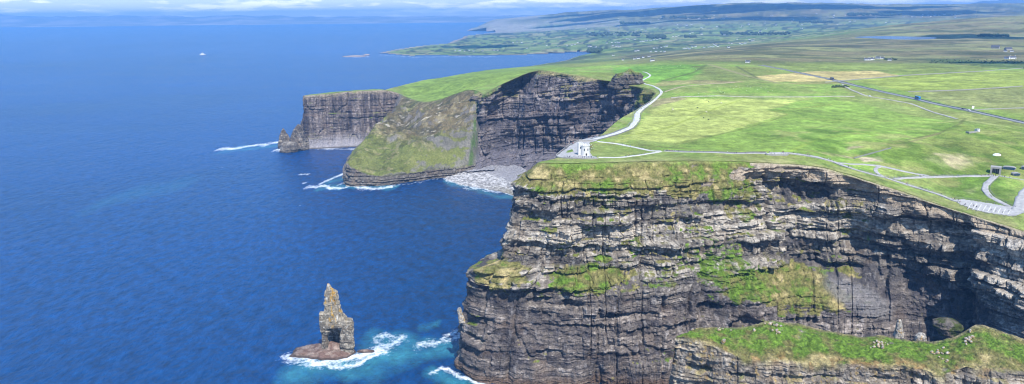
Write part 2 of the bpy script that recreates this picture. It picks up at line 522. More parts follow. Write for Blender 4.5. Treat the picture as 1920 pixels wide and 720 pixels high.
FIELD_PX = [  # polygon in the photograph, colour, edge softness in metres, strength
    ([(1150, 268), (1200, 262), (1265, 268), (1330, 255), (1400, 240), (1450, 225), (1478, 214), (1440, 207), (1500, 188), (1255, 184), (1245, 188), (1215, 215), (1190, 245)], (.34, .37, .095), 12, .9),
    ([(1150, 127), (1230, 122), (1325, 121), (1318, 135), (1290, 150), (1245, 158), (1220, 154), (1150, 138)], (.125, .245, .032), 10, .85),
    ([(1413, 143), (1520, 134), (1640, 133), (1692, 142), (1600, 149), (1545, 153), (1448, 153)], (.42, .33, .13), 5, .9),
    ([(1300, 124), (1330, 122), (1420, 146), (1460, 156), (1300, 158), (1290, 150), (1318, 135)], (.17, .19, .055), 18, .7),
    ([(1600, 150), (1700, 142), (1840, 134), (1920, 132), (1990, 140), (1990, 168), (1700, 172)], (.25, .295, .055), 8, .9),
    ([(1445, 118), (1640, 118), (1850, 125), (1840, 132), (1700, 140), (1640, 132), (1520, 133)], (.17, .20, .045), 12, .8),
    ([(1700, 172), (1920, 165), (1990, 160), (1990, 205), (1780, 198)], (.22, .23, .075), 10, .85),
    ([(1600, 178), (1720, 205), (1990, 262), (1990, 235), (1790, 210), (1640, 168), (1560, 160)], (.20, .215, .06), 10, .8),
    ([(1600, 158), (1460, 158), (1520, 152), (1590, 152)], (.22, .19, .07), 10, .7),
    ([(1800, 232), (1990, 262), (1990, 330), (1800, 330), (1640, 300), (1660, 272)], (.19, .225, .048), 14, .7),
    ([(1740, 300), (1775, 288), (1812, 290), (1820, 302), (1800, 312), (1765, 318)], (.43, .35, .2), 16, .8),
    ([(1608, 296), (1650, 293), (1656, 302), (1620, 304)], (.45, .35, .23), 4, .9),
    ([(1582, 274), (1612, 268), (1618, 276), (1590, 283)], (.36, .27, .17), 5, .8),
    ([(1808, 355), (1830, 352), (1834, 360), (1815, 362)], (.43, .36, .2), 6, .8),
    ([(1540, 284), (1600, 294), (1600, 298), (1540, 288)], (.40, .31, .18), 3, .7),
    ([(1225, 187), (1270, 182), (1290, 186), (1240, 196), (1218, 205)], (.26, .21, .11), 6, .8),
    ([(1240, 152), (1300, 150), (1390, 152), (1395, 155), (1290, 158), (1225, 163)], (.27, .22, .10), 10, .7),
    ([(1740, 110), (1790, 111), (1850, 116), (1990, 118), (1990, 132), (1900, 128), (1820, 122), (1740, 117)], (.05, .085, .025), 90, .75),
    ([(1560, 232), (1640, 226), (1690, 232), (1640, 240), (1580, 240)], (.14, .17, .035), 22, .5),
    ([(1400, 247), (1480, 245), (1540, 258), (1500, 266), (1420, 262)], (.13, .17, .03), 22, .5),
    ([(1590, 203), (1650, 205), (1690, 213), (1650, 222), (1580, 218)], (.14, .17, .035), 25, .5),
    ([(1480, 214), (1440, 224), (1350, 252), (1270, 272), (1300, 282), (1500, 290), (1600, 275), (1700, 262), (1790, 240), (1780, 228), (1700, 215), (1600, 190), (1505, 188), (1445, 207)], (.186, .278, .046), 4, .75),
    ([(760, 180), (790, 192), (840, 180), (890, 165), (960, 148), (1010, 128), (880, 134), (800, 147), (745, 162)], (.165, .235, .04), 10, .9),
]
FIELDS = []
for poly, c_, soft, k_ in FIELD_PX:
    dense = []
    for a_, b_ in zip(poly, poly[1:] + poly[:1]):
        for t in np.linspace(0, 1, 5)[:-1]: dense.append((lerp(a_[0], b_[0], t), lerp(a_[1], b_[1], t)))
    w_ = ray_land(dense)[:, :2]
    FIELDS.append((w_, np.array(c_), soft, k_))

# old wall and hedge lines between the fields, drawn as thin darker growth in the turf
LINE_PX = [([(1460, 118), (1500, 124), (1560, 130), (1640, 133)], (.09, .10, .04), 5), ([(1640, 133), (1740, 126), (1850, 127), (1990, 128)], (.09, .10, .04), 6), ([(1240, 152), (1300, 136), (1325, 121)], (.10, .13, .03), 6),
           ([(1330, 121), (1360, 130), (1400, 142), (1460, 156)], (.25, .21, .11), 6), ([(1500, 105), (1600, 102), (1700, 106)], (.09, .085, .04), 9), ([(1560, 150), (1700, 154), (1860, 150), (1990, 148)], (.13, .15, .05), 5),
           ([(1760, 230), (1840, 222), (1990, 236)], (.30, .31, .10), 4), ([(1800, 224), (1880, 236), (1990, 258)], (.31, .33, .11), 4), ([(1270, 205), (1330, 214), (1420, 232)], (.25, .30, .05), 3), ([(1160, 258), (1250, 240), (1350, 200), (1400, 184)], (.26, .30, .05), 3),
           ([(1380, 124), (1420, 146)], (.10, .11, .04), 5), ([(1700, 190), (1800, 186), (1990, 184)], (.15, .15, .06), 5), 
           ([(1690, 262), (1620, 250), (1540, 258), (1480, 284)], (.20, .27, .04), 3), ([(1300, 100), (1400, 108), (1520, 113), (1640, 116)], (.10, .10, .045), 8),([(1440, 207), (1478, 214), (1450, 225), (1380, 245), (1265, 270)], (.17, .20, .04), 2.5),
           ([(1700, 262), (1760, 250), (1800, 232), (1810, 222)], (.13, .15, .04), 3),
           ([(1600, 296), (1640, 282), (1700, 268), (1760, 250)], (.20, .18, .07), 3),
           ([(1545, 154), (1600, 150), (1700, 142), (1840, 134)], (.12, .13, .05), 5),
           ([(1700, 172), (1800, 170), (1920, 163)], (.12, .13, .05), 5),
           ([(1500, 222), (1600, 228), (1700, 227), (1780, 230)], (.24, .28, .06), 3),
           ([(1480, 190), (1560, 196), (1440, 210)], (.20, .22, .04), 3),
           ([(1120, 270), (1200, 272), (1300, 280), (1440, 284)], (.15, .15, .045), 2.5)]
LINES = []
for pl, c_, w_ in LINE_PX:
    dense = []
    for a_, b_ in zip(pl[:-1], pl[1:]):
        for t in np.linspace(0, 1, 12)[:-1]: dense.append((lerp(a_[0], b_[0], t), lerp(a_[1], b_[1], t)))
    dense.append(pl[-1])
    LINES.append((ray_land(dense)[:, :2], np.array(c_), w_))


def turf_colour(X, Y, near_rim=None):
    n1 = fbm2(X / 60, Y / 60, 21, 4); n2 = fbm2(X / 14, Y / 14, 22, 4); n3 = fbm2(X / 230, Y / 230, 23, 3)
    c_ = mixc(np.broadcast_to(G_MID, X.shape + (3,)), G_BRIGHT, sstep(.35, .6, n1))
    c_ = mixc(c_, G_YELLOW, sstep(.52, .75, n2) * .5)
    c_ = mixc(c_, G_OLIVE, sstep(.5, .72, n3) * .55)
    return c_, n1, n2, n3


def land_colour(X, Y, Z):
    c_, n1, n2, n3 = turf_colour(X, Y)
    # moor
    mo = sstep(1700, 2100, Y) * (1 - sstep(3900, 4700, Y) * (1 - sstep(150, 200, Z))) * sstep(250, 600, X - (Y - 1700) * .02)
    mn = fbm2(X / 300, Y / 160, 31, 5)
    mc = mixc(np.broadcast_to(MOOR, X.shape + (3,)), np.array([.20, .20, .075]), sstep(.42, .6, mn))
    mc = mixc(mc, np.array([.075, .08, .03]), sstep(.5, .62, fbm2(X / 420, Y / 190, 35, 5)) * .85)
    mc = mixc(mc, np.array([.05, .06, .022]), sstep(.56, .66, fbm2(X / 120, Y / 60, 37, 4)) * .6)
    mc = mixc(mc, np.array([.30, .25, .12]), sstep(.62, .75, fbm2(X / 260, Y / 90, 36, 4)) * .6)
    c_ = mixc(c_, mc, mo)
    for w_, fc, soft, k_ in FIELDS:
        lo = w_.min(0) - soft; hi = w_.max(0) + soft
        m = (X > lo[0]) & (X < hi[0]) & (Y > lo[1]) & (Y < hi[1])
        if not m.any(): continue
        x, y = X[m], Y[m]
        jx = (fbm2(x / 12, y / 12, 41, 3) - .5) * soft * 1.6
        d = seg_dist(x, y, np.concatenate([w_, w_[:1]])); ins = inside(x, y, w_)
        a = sstep(-soft * .5, soft * .5, np.where(ins, d, -d) + jx) * k_
        tex = .6 + .8 * fbm2(x / 9, y / 9, 42, 4)
        tex2 = .65 + .7 * fbm2(x / 60, y / 30, 43, 4)
        c_[m] = mixc(c_[m], 0, 0) * (1 - a[:, None]) + (fc * (tex * tex2)[:, None]) * a[:, None]
    for w_, fc, wd in LINES:
        lo = w_.min(0) - 12; hi = w_.max(0) + 12
        m = (X > lo[0]) & (X < hi[0]) & (Y > lo[1]) & (Y < hi[1])
        if not m.any(): continue
        d = seg_dist(X[m], Y[m], w_)
        c_[m] = mixc(c_[m], fc, (1 - sstep(wd * .4, wd, d)) * .8)
    # patchwork of walled fields in the valley
    va = sstep(2600, 4200, Y) * (1 - mo)
    if (va > 0).any():
        m = va > 0
        x, y = X[m], Y[m]
        ang = .5
        xr = (x * math.cos(ang) + y * math.sin(ang)) + 60 * (vn2(x / 500, y / 500, 51) - .5); yr = (-x * math.sin(ang) + y * math.cos(ang)) + 60 * (vn2(x / 500, y / 500, 52) - .5)
        W = 150.0
        ry = np.floor(yr / (W * .8)); sh = _hash(ry, ry * 0 + 3, ry * 0, 5)
        rx = np.floor(xr / (W * 1.6) + sh); h1 = _hash(rx, ry, rx * 0, 6); h2 = _hash(rx, ry, rx * 0, 7)
        fx = xr / (W * 1.6) + sh - rx; fy = yr / (W * .8) - ry
        edge = np.minimum(np.minimum(fx, 1 - fx) * W * 1.6, np.minimum(fy, 1 - fy) * W * .8)
        f = mixc(np.broadcast_to(np.array([.10, .165, .04]), x.shape + (3,)), np.array([.20, .24, .075]), h1)
        f = mixc(f, np.array([.27, .24, .12]), (h2 > .84) * .7)
        f = mixc(f, np.array([.075, .085, .04]), (h2 < .14) * .7)
        hedge = (1 - sstep(8, 20, edge)) * (vn2(x / 70, y / 70, 53) > .32)
        f = mixc(f, np.array([.035, .05, .02]), hedge * .88)
        wl = sstep(.58, .68, fbm2(x / 900, y / 420, 54, 5))
        f = mixc(f, np.array([.04, .055, .03]), wl * .75)
        # bare limestone uplands
        up = sstep(70, 200, Z[m] + 120 * (fbm2(x / 2500, y / 2500, 55, 4) - .5)) * sstep(8200, 10500, y)
        lime = mixc(np.broadcast_to(np.array([.13, .13, .075]), x.shape + (3,)), np.array([.26, .25, .20]), sstep(.45, .65, fbm2(x / 1400, y / 900, 56, 5)) * (1 - sstep(3500, 6500, x)))
        f = mixc(f, lime, up * .85)
        bur = sstep(10500, 12500, y) * (1 - sstep(2500, 5000, x)) * .85
        f = mixc(f, np.array([.30, .28, .23]), bur * sstep(.35, .6, fbm2(x / 800, y / 800, 57, 4)))
        c_[m] = mixc(c_[m], 0, 0) * (1 - va[m][:, None]) + f * va[m][:, None]
    # rocky shore of the low coast
    m = Y > 5000
    if m.any():
        d = seg_dist(X[m], Y[m], low_c)
        s = 1 - sstep(30, 110, d + 60 * (fbm2(X[m] / 120, Y[m] / 120, 58, 3) - .5))
        c_[m] = mixc(c_[m], np.array([.30, .24, .19]), s * .9)
    return c_


# ---------------------------------------------------------------- terrain mesh
EXTRA_ZONES = []


def build_terrain():
    th = np.tan(np.linspace(math.radians(-36), math.radians(43), 1150))
    Dn = 1 / np.linspace(1 / 410., 1 / 21500., 760)
    Dn = np.concatenate([[330, 360, 385], Dn])
    X = th[:, None] * Dn[None, :]; Y = np.broadcast_to(Dn[None, :], X.shape).copy()
    ins = inside(X, Y, coast)
    d_rim = seg_dist(X, Y, rim_c)
    ok = ins & ((d_rim > .5 + Y * .0008) | (Y > 3800)) & (Y < 21000)
    ok[:, 0:2] &= X[:, 0:2] > 0
    Z = np.full(X.shape, 0.0)
    Z[ok] = z_land(X[ok], Y[ok])
    col_ = np.full(X.shape + (3,), .2)
    col_[ok] = land_colour(X[ok], Y[ok], Z[ok])
    hs = sstep(560, 600, Y) * (1 - sstep(830, 900, Y)) * sstep(230, 330, X)
    mt = fbm2(X / 26, Y / 40, 63, 5)
    col_ = mixc(col_, np.array([.085, .15, .018]), hs * sstep(.46, .62, mt) * .7)
    col_ = mixc(col_, np.array([.31, .29, .10]), hs * sstep(.56, .72, fbm2(X / 34, Y / 22, 64, 5)) * .55)
    col_ = col_ * np.where(Y < 2400, .72 + .56 * fbm2(X / 18 + Y / 60, Y / 26, 65, 5), 1)[..., None]
    # dry, worn band of turf along the rim
    b = np.exp(-np.where(ok, d_rim, 1e3) / 16) * sstep(.35, .6, fbm2(X / 11, Y / 11, 61, 4)) * (Y < 2400)
    col_ = mixc(col_, G_STRAW * .9, b * .55)
    # fine relief of the near turf
    Z = Z + np.where(Y < 2400, (fbm2(X / 9, Y / 9, 62, 3) - .5) * .5, 0)
    P = np.stack([X, Y, Z], -1)
    o = grid_mesh('terrain', P, M_TURF, col_, keep=ok, smooth=True)
    tag(o, kind='structure')
    return o


build_terrain()

# ---------------------------------------------------------------- cliffs
ROCK_D = np.array([.070, .064, .062]); ROCK_M = np.array([.170, .147, .120]); ROCK_L = np.array([.44, .385, .31])


class Strata:
    def __init__(self, seed, lo=-30, hi=260, scale=1.0):
        r = np.random.default_rng(seed); b = [lo]; hd = []; k = 0
        while b[-1] < hi:
            hard = k % 2 == 0
            th = (r.uniform(.9, 2.2) if r.random() < .45 else r.uniform(2.2, 4.8)) if hard else (r.uniform(.5, 1.3) if r.random() < .6 else r.uniform(1.3, 3.4))
            b.append(b[-1] + th * scale); hd.append(r.uniform(.45, 1.0) if hard else r.uniform(0, .15)); k += 1
        self.b = np.array(b); self.h = np.array(hd); n = len(hd)
        self.w = r.uniform(2.5, 9, n) * scale; self.off = r.uniform(0, 9, n); self.sc = scale
        self.tone = np.where(self.h > .3, r.uniform(.35, 1.0, n), r.uniform(0, .4, n)); self.seed = seed

    def eval(self, a, z, dip=0.0, shelf=None):
        sc = self.sc; sd = self.seed
        s = z + 9 * (fbm2(a / 130, z / 90, sd + 1, 2) - .5) + 3.2 * (fbm2(a / 26, z / 30, sd + 2, 3) - .5) + dip * a
        i = np.clip(np.searchsorted(self.b, s) - 1, 0, len(self.h) - 1)
        th = self.b[i + 1] - self.b[i]; f = (s - self.b[i]) / th
        h = self.h[i]
        # breaks in a bed: parts of it have fallen away
        brk = sstep(.34, .60, .6 * vn2(a / (19 * sc) + i * 17.31, i * 5.17 + z * .02, sd + 3) + .4 * vn2(a / (6 * sc) + i * 7.7, i * 3.1 + z * .05, sd + 6))
        led = h * (.6 + 3.6 * brk) * sc
        c = a / self.w[i] + self.off[i] + .25 * vn2(a / 3, z / 3, sd + 4)
        ci = np.floor(c); cf = c - ci
        hb = _hash(ci, i.astype(float), ci * 0, sd + 5)
        blk = (hb - .5) * 2.1 * sc * (.35 + h)
        crack = -1.0 * sc * np.exp(-(np.minimum(cf, 1 - cf) * self.w[i] / (.28 * sc)) ** 2) * (.3 + h)
        und = -.9 * sc * (1 - sstep(0, .22, f)) * h
        d = led + blk + crack + und
        tone = self.tone[i] * (.75 + .5 * hb) + (brk - .5) * .12
        return d, tone, h, f, i, hb


class Beds:
    def __init__(self, seed, scale=1.0):
        self.A = Strata(seed, scale=2.5 * scale); self.B = Strata(seed + 100, scale=.72 * scale); self.seed = seed; self.sc = scale

    def eval(self, a, z, dip=0.0, fine=1.0, coarse=1.0):
        d1, t1, h1, f1, i1, b1 = self.A.eval(a, z, dip)
        d2, t2, h2, f2, i2, b2 = self.B.eval(a, z, dip)
        q = self.sc
        m = sstep(.36, .62, fbm2(a / (46 * q), z / (15 * q), self.seed + 200, 4))      # well bedded or massive
        M = sstep(.35, .62, fbm2(a / (70 * q), z / (34 * q), self.seed + 201, 4))
        d = coarse * d1 * (.18 + .75 * M) + fine * d2 * (.12 + 1.15 * m) * .95
        rub = fbm2(a / (3.2 * q), z / (2.6 * q), self.seed + 202, 4) - .5               # broken rubbly ground
        d = d + (1 - m) * 3.4 * q * rub
        t = (.10 + .30 * M) * t1 + (.05 + .50 * m) * t2 * (.55 + .9 * vn2(a / (7 * q) + i2 * 3.3, i2 * 1.7, self.seed + 300)) + .18 * (b1 - .5) * M + .24 * (b2 - .5) * m + .13 + (1 - m) * .9 * rub
        return d, t, h1, f1, i1, b1


def relief(a, z, seed, sc=1.0):
    r1 = 1 - np.abs(2 * fbm2(a / (58 * sc), z / 190, seed + 11, 2) - 1)
    r2 = fbm2(a / (19 * sc), z / 46, seed + 12, 4) - .5
    r3 = 1 - np.abs(2 * vn2(a / (11 * sc), z / 60, seed + 13) - 1)
    return sc * (11 * (r1 - .75) + 9.0 * r2 - 2.6 * sstep(.86, 1.0, r3))


def smooth_axis(A, w, axis):
    if w < 1: return A
    k = np.hanning(2 * w + 3)[1:-1]; k /= k.sum()
    pad = [(0, 0)] * A.ndim; pad[axis] = (w, w)
    B = np.pad(A, pad, mode='edge'); out = 0
    for i, kk in enumerate(k):
        sl = [slice(None)] * A.ndim; sl[axis] = slice(i, i + A.shape[axis])
        out = out + kk * B[tuple(sl)]
    return out


def loft(key, vis, nu, nt_levels, inland=13.0, tsm=4, nsm=14):
    """smooth sheet from an inland shoulder over the rim down to the foot"""
    A, cid = DENSE[key]
    mid = A[:, 2]
    seg = np.linalg.norm(np.diff(mid, axis=0), axis=1) + .5 * np.linalg.norm(np.diff(A[:, 0], axis=0), axis=1)
    v = np.interp(cid[:-1], np.arange(len(vis)), vis)
    dist = np.linalg.norm(mid[:-1], axis=1)
    cum = np.concatenate([[0], np.cumsum(seg * v / dist)])
    u = np.linspace(0, cum[-1], nu)
    L = np.stack([[np.interp(u, cum, A[:, l, k]) for k in range(3)] for l in range(A.shape[1])]).transpose(2, 0, 1)   # nu, nlev, 3
    cidu = np.interp(u, cum, cid)
    L[:, 0, 2] = z_land(L[:, 0, 0].copy(), L[:, 0, 1].copy())
    T = np.gradient(smooth_axis(L[:, 2, :2], nsm, 0), axis=0)
    n = np.stack([-T[:, 1], T[:, 0]], -1); n = smooth_axis(n / (np.linalg.norm(n, axis=1, keepdims=True) + 1e-9), nsm, 0)
    n /= np.linalg.norm(n, axis=1, keepdims=True) + 1e-9
    T0 = np.gradient(smooth_axis(L[:, 0, :2], nsm, 0), axis=0)
    n0 = np.stack([-T0[:, 1], T0[:, 0]], -1); n0 /= np.linalg.norm(n0, axis=1, keepdims=True) + 1e-9
    sh = L[:, 0].copy(); sh[:, :2] -= n0 * inland
    sh[:, 2] = z_land(sh[:, 0].copy(), sh[:, 1].copy()) - .55
    L = np.concatenate([sh[:, None], L], 1)
    ts = []
    for l, k in enumerate(nt_levels): ts += list(np.linspace(l, l + 1, k, endpoint=False))
    ts.append(len(nt_levels)); ts = np.array(ts)
    i = np.minimum(ts.astype(int), len(nt_levels) - 1); f = (ts - i)[None, :, None]
    P = L[:, i] * (1 - f) + L[:, i + 1] * f
    P[:, 1:-1] = smooth_axis(P, tsm, 1)[:, 1:-1]
    a = np.concatenate([[0], np.cumsum(np.linalg.norm(np.diff(P[:, len(ts) // 2, :2], axis=0), axis=1))])
    N = np.broadcast_to(np.concatenate([n, np.zeros((len(n), 1))], 1)[:, None, :], P.shape)
    return P, N, a, ts, cidu


def near_idx(px, py, spots, m=None):
    """grid indices nearest to picture points"""
    out = []
    for x, y in spots:
        d = (px - x) ** 2 + (py - y) ** 2
        if m is not None: d = np.where(m, d, 1e12)
        out.append(np.unravel_index(np.argmin(d), d.shape))
    return out


def rock_colour(tone, z, X, Y, a, dark=0.0):
    t = np.clip(tone, 0, 1)
    c_ = mixc(np.broadcast_to(ROCK_D, t.shape + (3,)), ROCK_M, sstep(0, .45, t))
    c_ = mixc(c_, ROCK_L * .66, sstep(.5, 1.0, t) * .8)
    c_ = mixc(c_, ROCK_L * 1.1, sstep(.50, .66, fbm3(X / 3.0, Y / 3.0, z / 1.1, 69, 4) * .62 + t * .38) * .7)
    # rain streaks and stains run down the face
    st = fbm2(a / 2.6, z / 26, 71, 3); c_ = c_ * (.72 + .56 * st)[..., None]
    rust = sstep(.6, .75, fbm2(a / 17, z / 13, 72, 4)); c_ = mixc(c_, np.array([.26, .185, .12]), rust * .22)
    wh = sstep(.66, .78, fbm2(a / 3.4, z / 9, 73, 4)); c_ = mixc(c_, np.array([.48, .45, .40]), wh * .3)
    return c_


GRASSES = (np.array([.105, .172, .022]), np.array([.15, .14, .045]), np.array([.36, .29, .13]), np.array([.15, .105, .055]))


def grass_colour(X, Y, Z, dry):
    g1 = fbm3(X / 7, Y / 7, Z / 7, 81, 4); g2 = fbm3(X / 26, Y / 26, Z / 26, 82, 3); g3 = fbm3(X / 1.8, Y / 1.8, Z / 1.8, 83, 2)
    q = dry + .08 + (g1 - .5) * 1.3 + (g2 - .5) * .9
    c_ = mixc(np.broadcast_to(GRASSES[0], X.shape + (3,)), GRASSES[1], sstep(.15, .5, q))
    c_ = mixc(c_, GRASSES[2], sstep(.55, .95, q))
    c_ = mixc(c_, GRASSES[3], sstep(.62, .8, g3) * sstep(.25, .6, dry) * .6)
    return c_ * (.35 + 1.3 * g3)[..., None]
# ---------------------------------------------------------------- main cliff
def build_main():
    P, N, a1, ts, cid = loft('main', main_vis, 1380, [8, 34, 84, 60, 44, 150], tsm=5, nsm=16)
    a = np.broadcast_to(a1[:, None], P.shape[:2]).copy(); z = P[..., 2].copy(); lev = np.broadcast_to(ts[None, :] - 1, a.shape)
    px, py, _ = project(P); front = np.broadcast_to((cid < 14.6)[:, None], a.shape) & (lev > 0)
    lowz = 1 - sstep(70, 92, z + 10 * (fbm2(a / 40, z / 40, 88, 2) - .5))
    d, tone, hard, f, bi, hb = Beds(5).eval(a, z, fine=1 - .72 * lowz, coarse=1 - .55 * lowz)
    k = sstep(.55, 1.25, lev + .35 * (fbm2(a / 30, z / 30, 91, 3) - .5))          # turf cap -> bare rock
    # the right half is bare up to the rim
    bare = sstep(1320, 1470, px + 330 * (fbm2(a / 20, z / 12, 89, 5) - .5)) * front
    k = np.maximum(k, bare * sstep(.1, .35, lev))
    rel = relief(a, z, 5)
    disp = k * (d - 2.0 + rel) + (1 - k) * sstep(0, .3, lev) * (4.5 * (fbm3(P[..., 0] / 9, P[..., 1] / 9, z / 6, 92, 4) - .5) + 6.0 * (fbm3(P[..., 0] / 30, P[..., 1] / 30, z / 30, 93, 3) - .5))
    disp += (1 - k) * sstep(.25, .6, lev) * .55 * (d - 1.0)
    disp += k * 1.1 * (fbm3(P[..., 0] / 2.2, P[..., 1] / 2.2, z / 2.2, 94, 3) - .5)
    for x, y0, y1, w_, dp in ((1322, 375, 560, 1.6, 5), (1136, 425, 482, 1.2, 4), (1243, 555, 720, 1.4, 3.5), (1446, 330, 470, 2.2, 5), (1812, 430, 640, 3.5, 7), (1010, 470, 560, 1.5, 3), (1192, 380, 460, 1.0, 3),
                              (1120, 560, 720, 1.0, 3), (960, 540, 720, 1.3, 3), (1555, 340, 480, 1.6, 4), (1660, 400, 560, 1.8, 4), (1395, 560, 640, 2.0, 5), (1300, 540, 660, 1.3, 4), (1270, 400, 470, .9, 3)):
        (i, j), = near_idx(px, py, [(x, (y0 + y1) / 2)], front & (lev > .2))
        (i0, j0), (i1, j1) = near_idx(px, py, [(x, y0), (x, y1)], front & (lev > .1))
        e = (a - a[i, j] - 4 * (vn2(z / 14, a * 0, 85 + i) - .5)) / w_
        disp -= dp * np.exp(-e ** 2) * sstep(z[i1, j1] - 4, z[i1, j1] + 4, z) * (1 - sstep(z[i0, j0] - 4, z[i0, j0] + 4, z)) * (.4 + vn2(z / 6, a * 0, 84 + i))
    # undercut bays and caves seen in the face: (px, py of roof middle, half width m, height m, depth m)
    caves = [(1130, 462, 46, 7, 7), (1235, 458, 20, 6, 5), (1010, 398, 26, 5, 4), (1120, 398, 38, 4, 3.5), (1000, 452, 24, 6, 5),
             (1075, 560, 9, 9, 7), (1012, 555, 9, 5, 6), (1030, 655, 9, 5, 5), (1180, 585, 26, 5, 5), (1090, 610, 30, 5, 4), (900, 592, 9, 8, 6), (893, 628, 6, 5, 5),
             (1285, 415, 30, 5, 4), (1340, 570, 14, 14, 8), (1400, 598, 18, 20, 6), (1500, 340, 34, 15, 9), (1440, 320, 26, 13, 9), (1560, 345, 20, 10, 7),
             (1350, 378, 30, 10, 5), (1640, 362, 30, 9, 7), (1545, 432, 40, 8, 7), (1600, 452, 36, 9, 7), (1660, 440, 40, 13, 10), (1735, 405, 42, 12, 9), (1690, 408, 30, 9, 8), (1800, 425, 30, 12, 9),
             (1795, 470, 18, 26, 6), (1800, 540, 10, 26, 8), (1870, 455, 24, 7, 8), (1890, 500, 26, 10, 8), (1860, 545, 30, 5, 5), (1885, 590, 34, 6, 6), (1700, 470, 34, 14, 8), (1745, 520, 24, 12, 7),
             (1700, 505, 20, 10, 5), (1640, 480, 26, 9, 5), (1560, 490, 26, 7, 5), (1765, 600, 15, 20, 13), (1640, 615, 12, 5, 4), (1470, 398, 36, 6, 5), (1410, 375, 28, 8, 6), (1900, 640, 30, 8, 7), (1580, 400, 44, 6, 5)]
    for (x, y, w, h, dep), (i, j) in zip(caves, near_idx(px, py, [(q[0], q[1]) for q in caves], front & (lev > .3))):
        da = (a - a[i, j]) / w; roof = z[i, j] + 2.2 * (vn2(a / 9, 0 * a, 95 + i) - .5) - .15 * h * da ** 2
        dz = (roof - z) / (1.45 * h * (.75 + .5 * vn2(a / 8, 0 * a + 3, 96 + j)))
        prof = np.where(dz > 0, np.maximum(1 - dz, 0), 0) ** .45 * np.clip(1 - da ** 2, 0, 1) ** .5 * sstep(-.02, .1, dz)
        disp -= (1.25 if x < 1590 else .7) * dep * prof * (.6 + .8 * vn2(a / 6, z / 6, 97))
    # lower cliff: steeper blocks and vertical cracks
    lowk = sstep(4.0, 4.25, lev)
    vc = _hash(np.floor(a / 5.3 + .8 * vn2(a / 40, z / 30, 89)), np.floor(z / 21 + 2 * vn2(a / 9, a * 0, 87)), a * 0, 86)
    disp += lowk * (4.2 * (fbm2(a / 8, z / 44, 98, 4) - .5) + 2.0 * (vn2(a / 3.2, z / 24, 99) - .5) + 1.5 * (vc - .5))
    fade = sstep(-.2, .15, lev)
    P2 = P + N * (disp * fade)[..., None]
    P2[..., 2] += fade * (1 - k) * .8 * (fbm2(P[..., 0] / 4, P[..., 1] / 4, 90, 3) - .5)
    nrm = grid_normals(P2); nz = np.abs(nrm[..., 2])
    nzs = smooth_axis(smooth_axis(nz, 2, 0), 2, 1)
    X, Y, Z = P2[..., 0], P2[..., 1], P2[..., 2]
    # ---- rock
    hgt = Z / 185
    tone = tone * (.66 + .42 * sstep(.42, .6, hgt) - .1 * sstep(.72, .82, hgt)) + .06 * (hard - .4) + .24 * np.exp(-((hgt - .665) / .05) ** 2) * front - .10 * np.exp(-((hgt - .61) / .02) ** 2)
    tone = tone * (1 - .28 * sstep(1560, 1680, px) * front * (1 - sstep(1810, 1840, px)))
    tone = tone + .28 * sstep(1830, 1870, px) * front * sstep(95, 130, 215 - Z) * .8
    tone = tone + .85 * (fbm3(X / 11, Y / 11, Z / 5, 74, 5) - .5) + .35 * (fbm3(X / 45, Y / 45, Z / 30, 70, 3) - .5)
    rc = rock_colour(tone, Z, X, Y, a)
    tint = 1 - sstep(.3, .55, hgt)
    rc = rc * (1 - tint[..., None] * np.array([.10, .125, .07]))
    # bare brown earth under the right-hand rim
    earth = bare * (1 - sstep(.75, 1.15, lev + .5 * (fbm2(a / 20, z / 10, 75, 4) - .5)))
    rc = mixc(rc, np.array([.36, .285, .20]) , earth * .9 * sstep(.3, .5, fbm2(a / 12, z / 4, 76, 4) + .1))
    # ---- vegetation
    dry = np.full(a.shape, .42)
    veg = sstep(.5, .78, nzs) * sstep(.46, .6, fbm3(X / 16, Y / 16, Z / 8, 77, 3) + .05 * sstep(.5, .8, hgt)) * .75
    veg *= 1 - .75 * sstep(1580, 1700, px) * front
    turf = (1 - k)
    tn = fbm3(X / 13, Y / 13, Z / 9, 78, 4)
    veg = np.maximum(veg, turf * sstep(.40, .52, tn + .22 * (1 - sstep(.3, .75, lev)) + .10 * sstep(1180, 1260, px)) * sstep(.16, .42, nzs + .12 * (1 - sstep(.2, .5, lev))))
    dry = lerp(dry, .46 - .2 * (1 - sstep(0, .35, lev)), turf)
    # patches: (px, py, half width px, half height px, strength, dryness)
    patches = [(1100, 522, 78, 25, 1.0, .22), (940, 515, 55, 32, .8, .55), (1350, 500, 62, 50, .62, .10), (1400, 535, 70, 30, 1.0, .06), (1330, 470, 30, 40, .5, .15), (1290, 475, 50, 22, .45, .3), (1240, 520, 60, 16, .5, .35),
               (1500, 545, 85, 38, .95, .5), (1465, 520, 40, 30, .7, .35), (1560, 560, 40, 22, .7, .55), (1130, 487, 20, 7, .9, .2), (1060, 455, 14, 7, .8, .1), (1190, 460, 30, 14, .6, .2), (1200, 440, 14, 30, .4, .4),
               (1360, 345, 70, 40, .75, .35), (1390, 370, 40, 50, .65, .45), (1300, 350, 60, 22, .9, .62), (1230, 330, 90, 30, .9, .72), (1100, 330, 120, 26, .85, .5), (1040, 340, 60, 25, .8, .35), (1620, 385, 22, 12, .5, .6), (1568, 380, 24, 9, .6, .55),
               (1120, 375, 60, 12, .6, .45), (1270, 395, 60, 20, .5, .5), (900, 560, 30, 12, .4, .25), (1770, 600, 45, 28, .0, .3), (1240, 660, 40, 16, .35, .1), (985, 620, 30, 12, .3, .3), (1450, 485, 30, 18, .4, .5),
               (1050, 505, 60, 9, .5, .5), (1240, 400, 24, 30, .35, .4), (1720, 575, 30, 20, .35, .5), (1630, 545, 50, 16, .25, .6)]
    idx = near_idx(px, py, [(q[0], q[1]) for q in patches], front)
    jit = .55 * (fbm3(X / 8, Y / 8, Z / 6, 79, 4) - .5) * 2
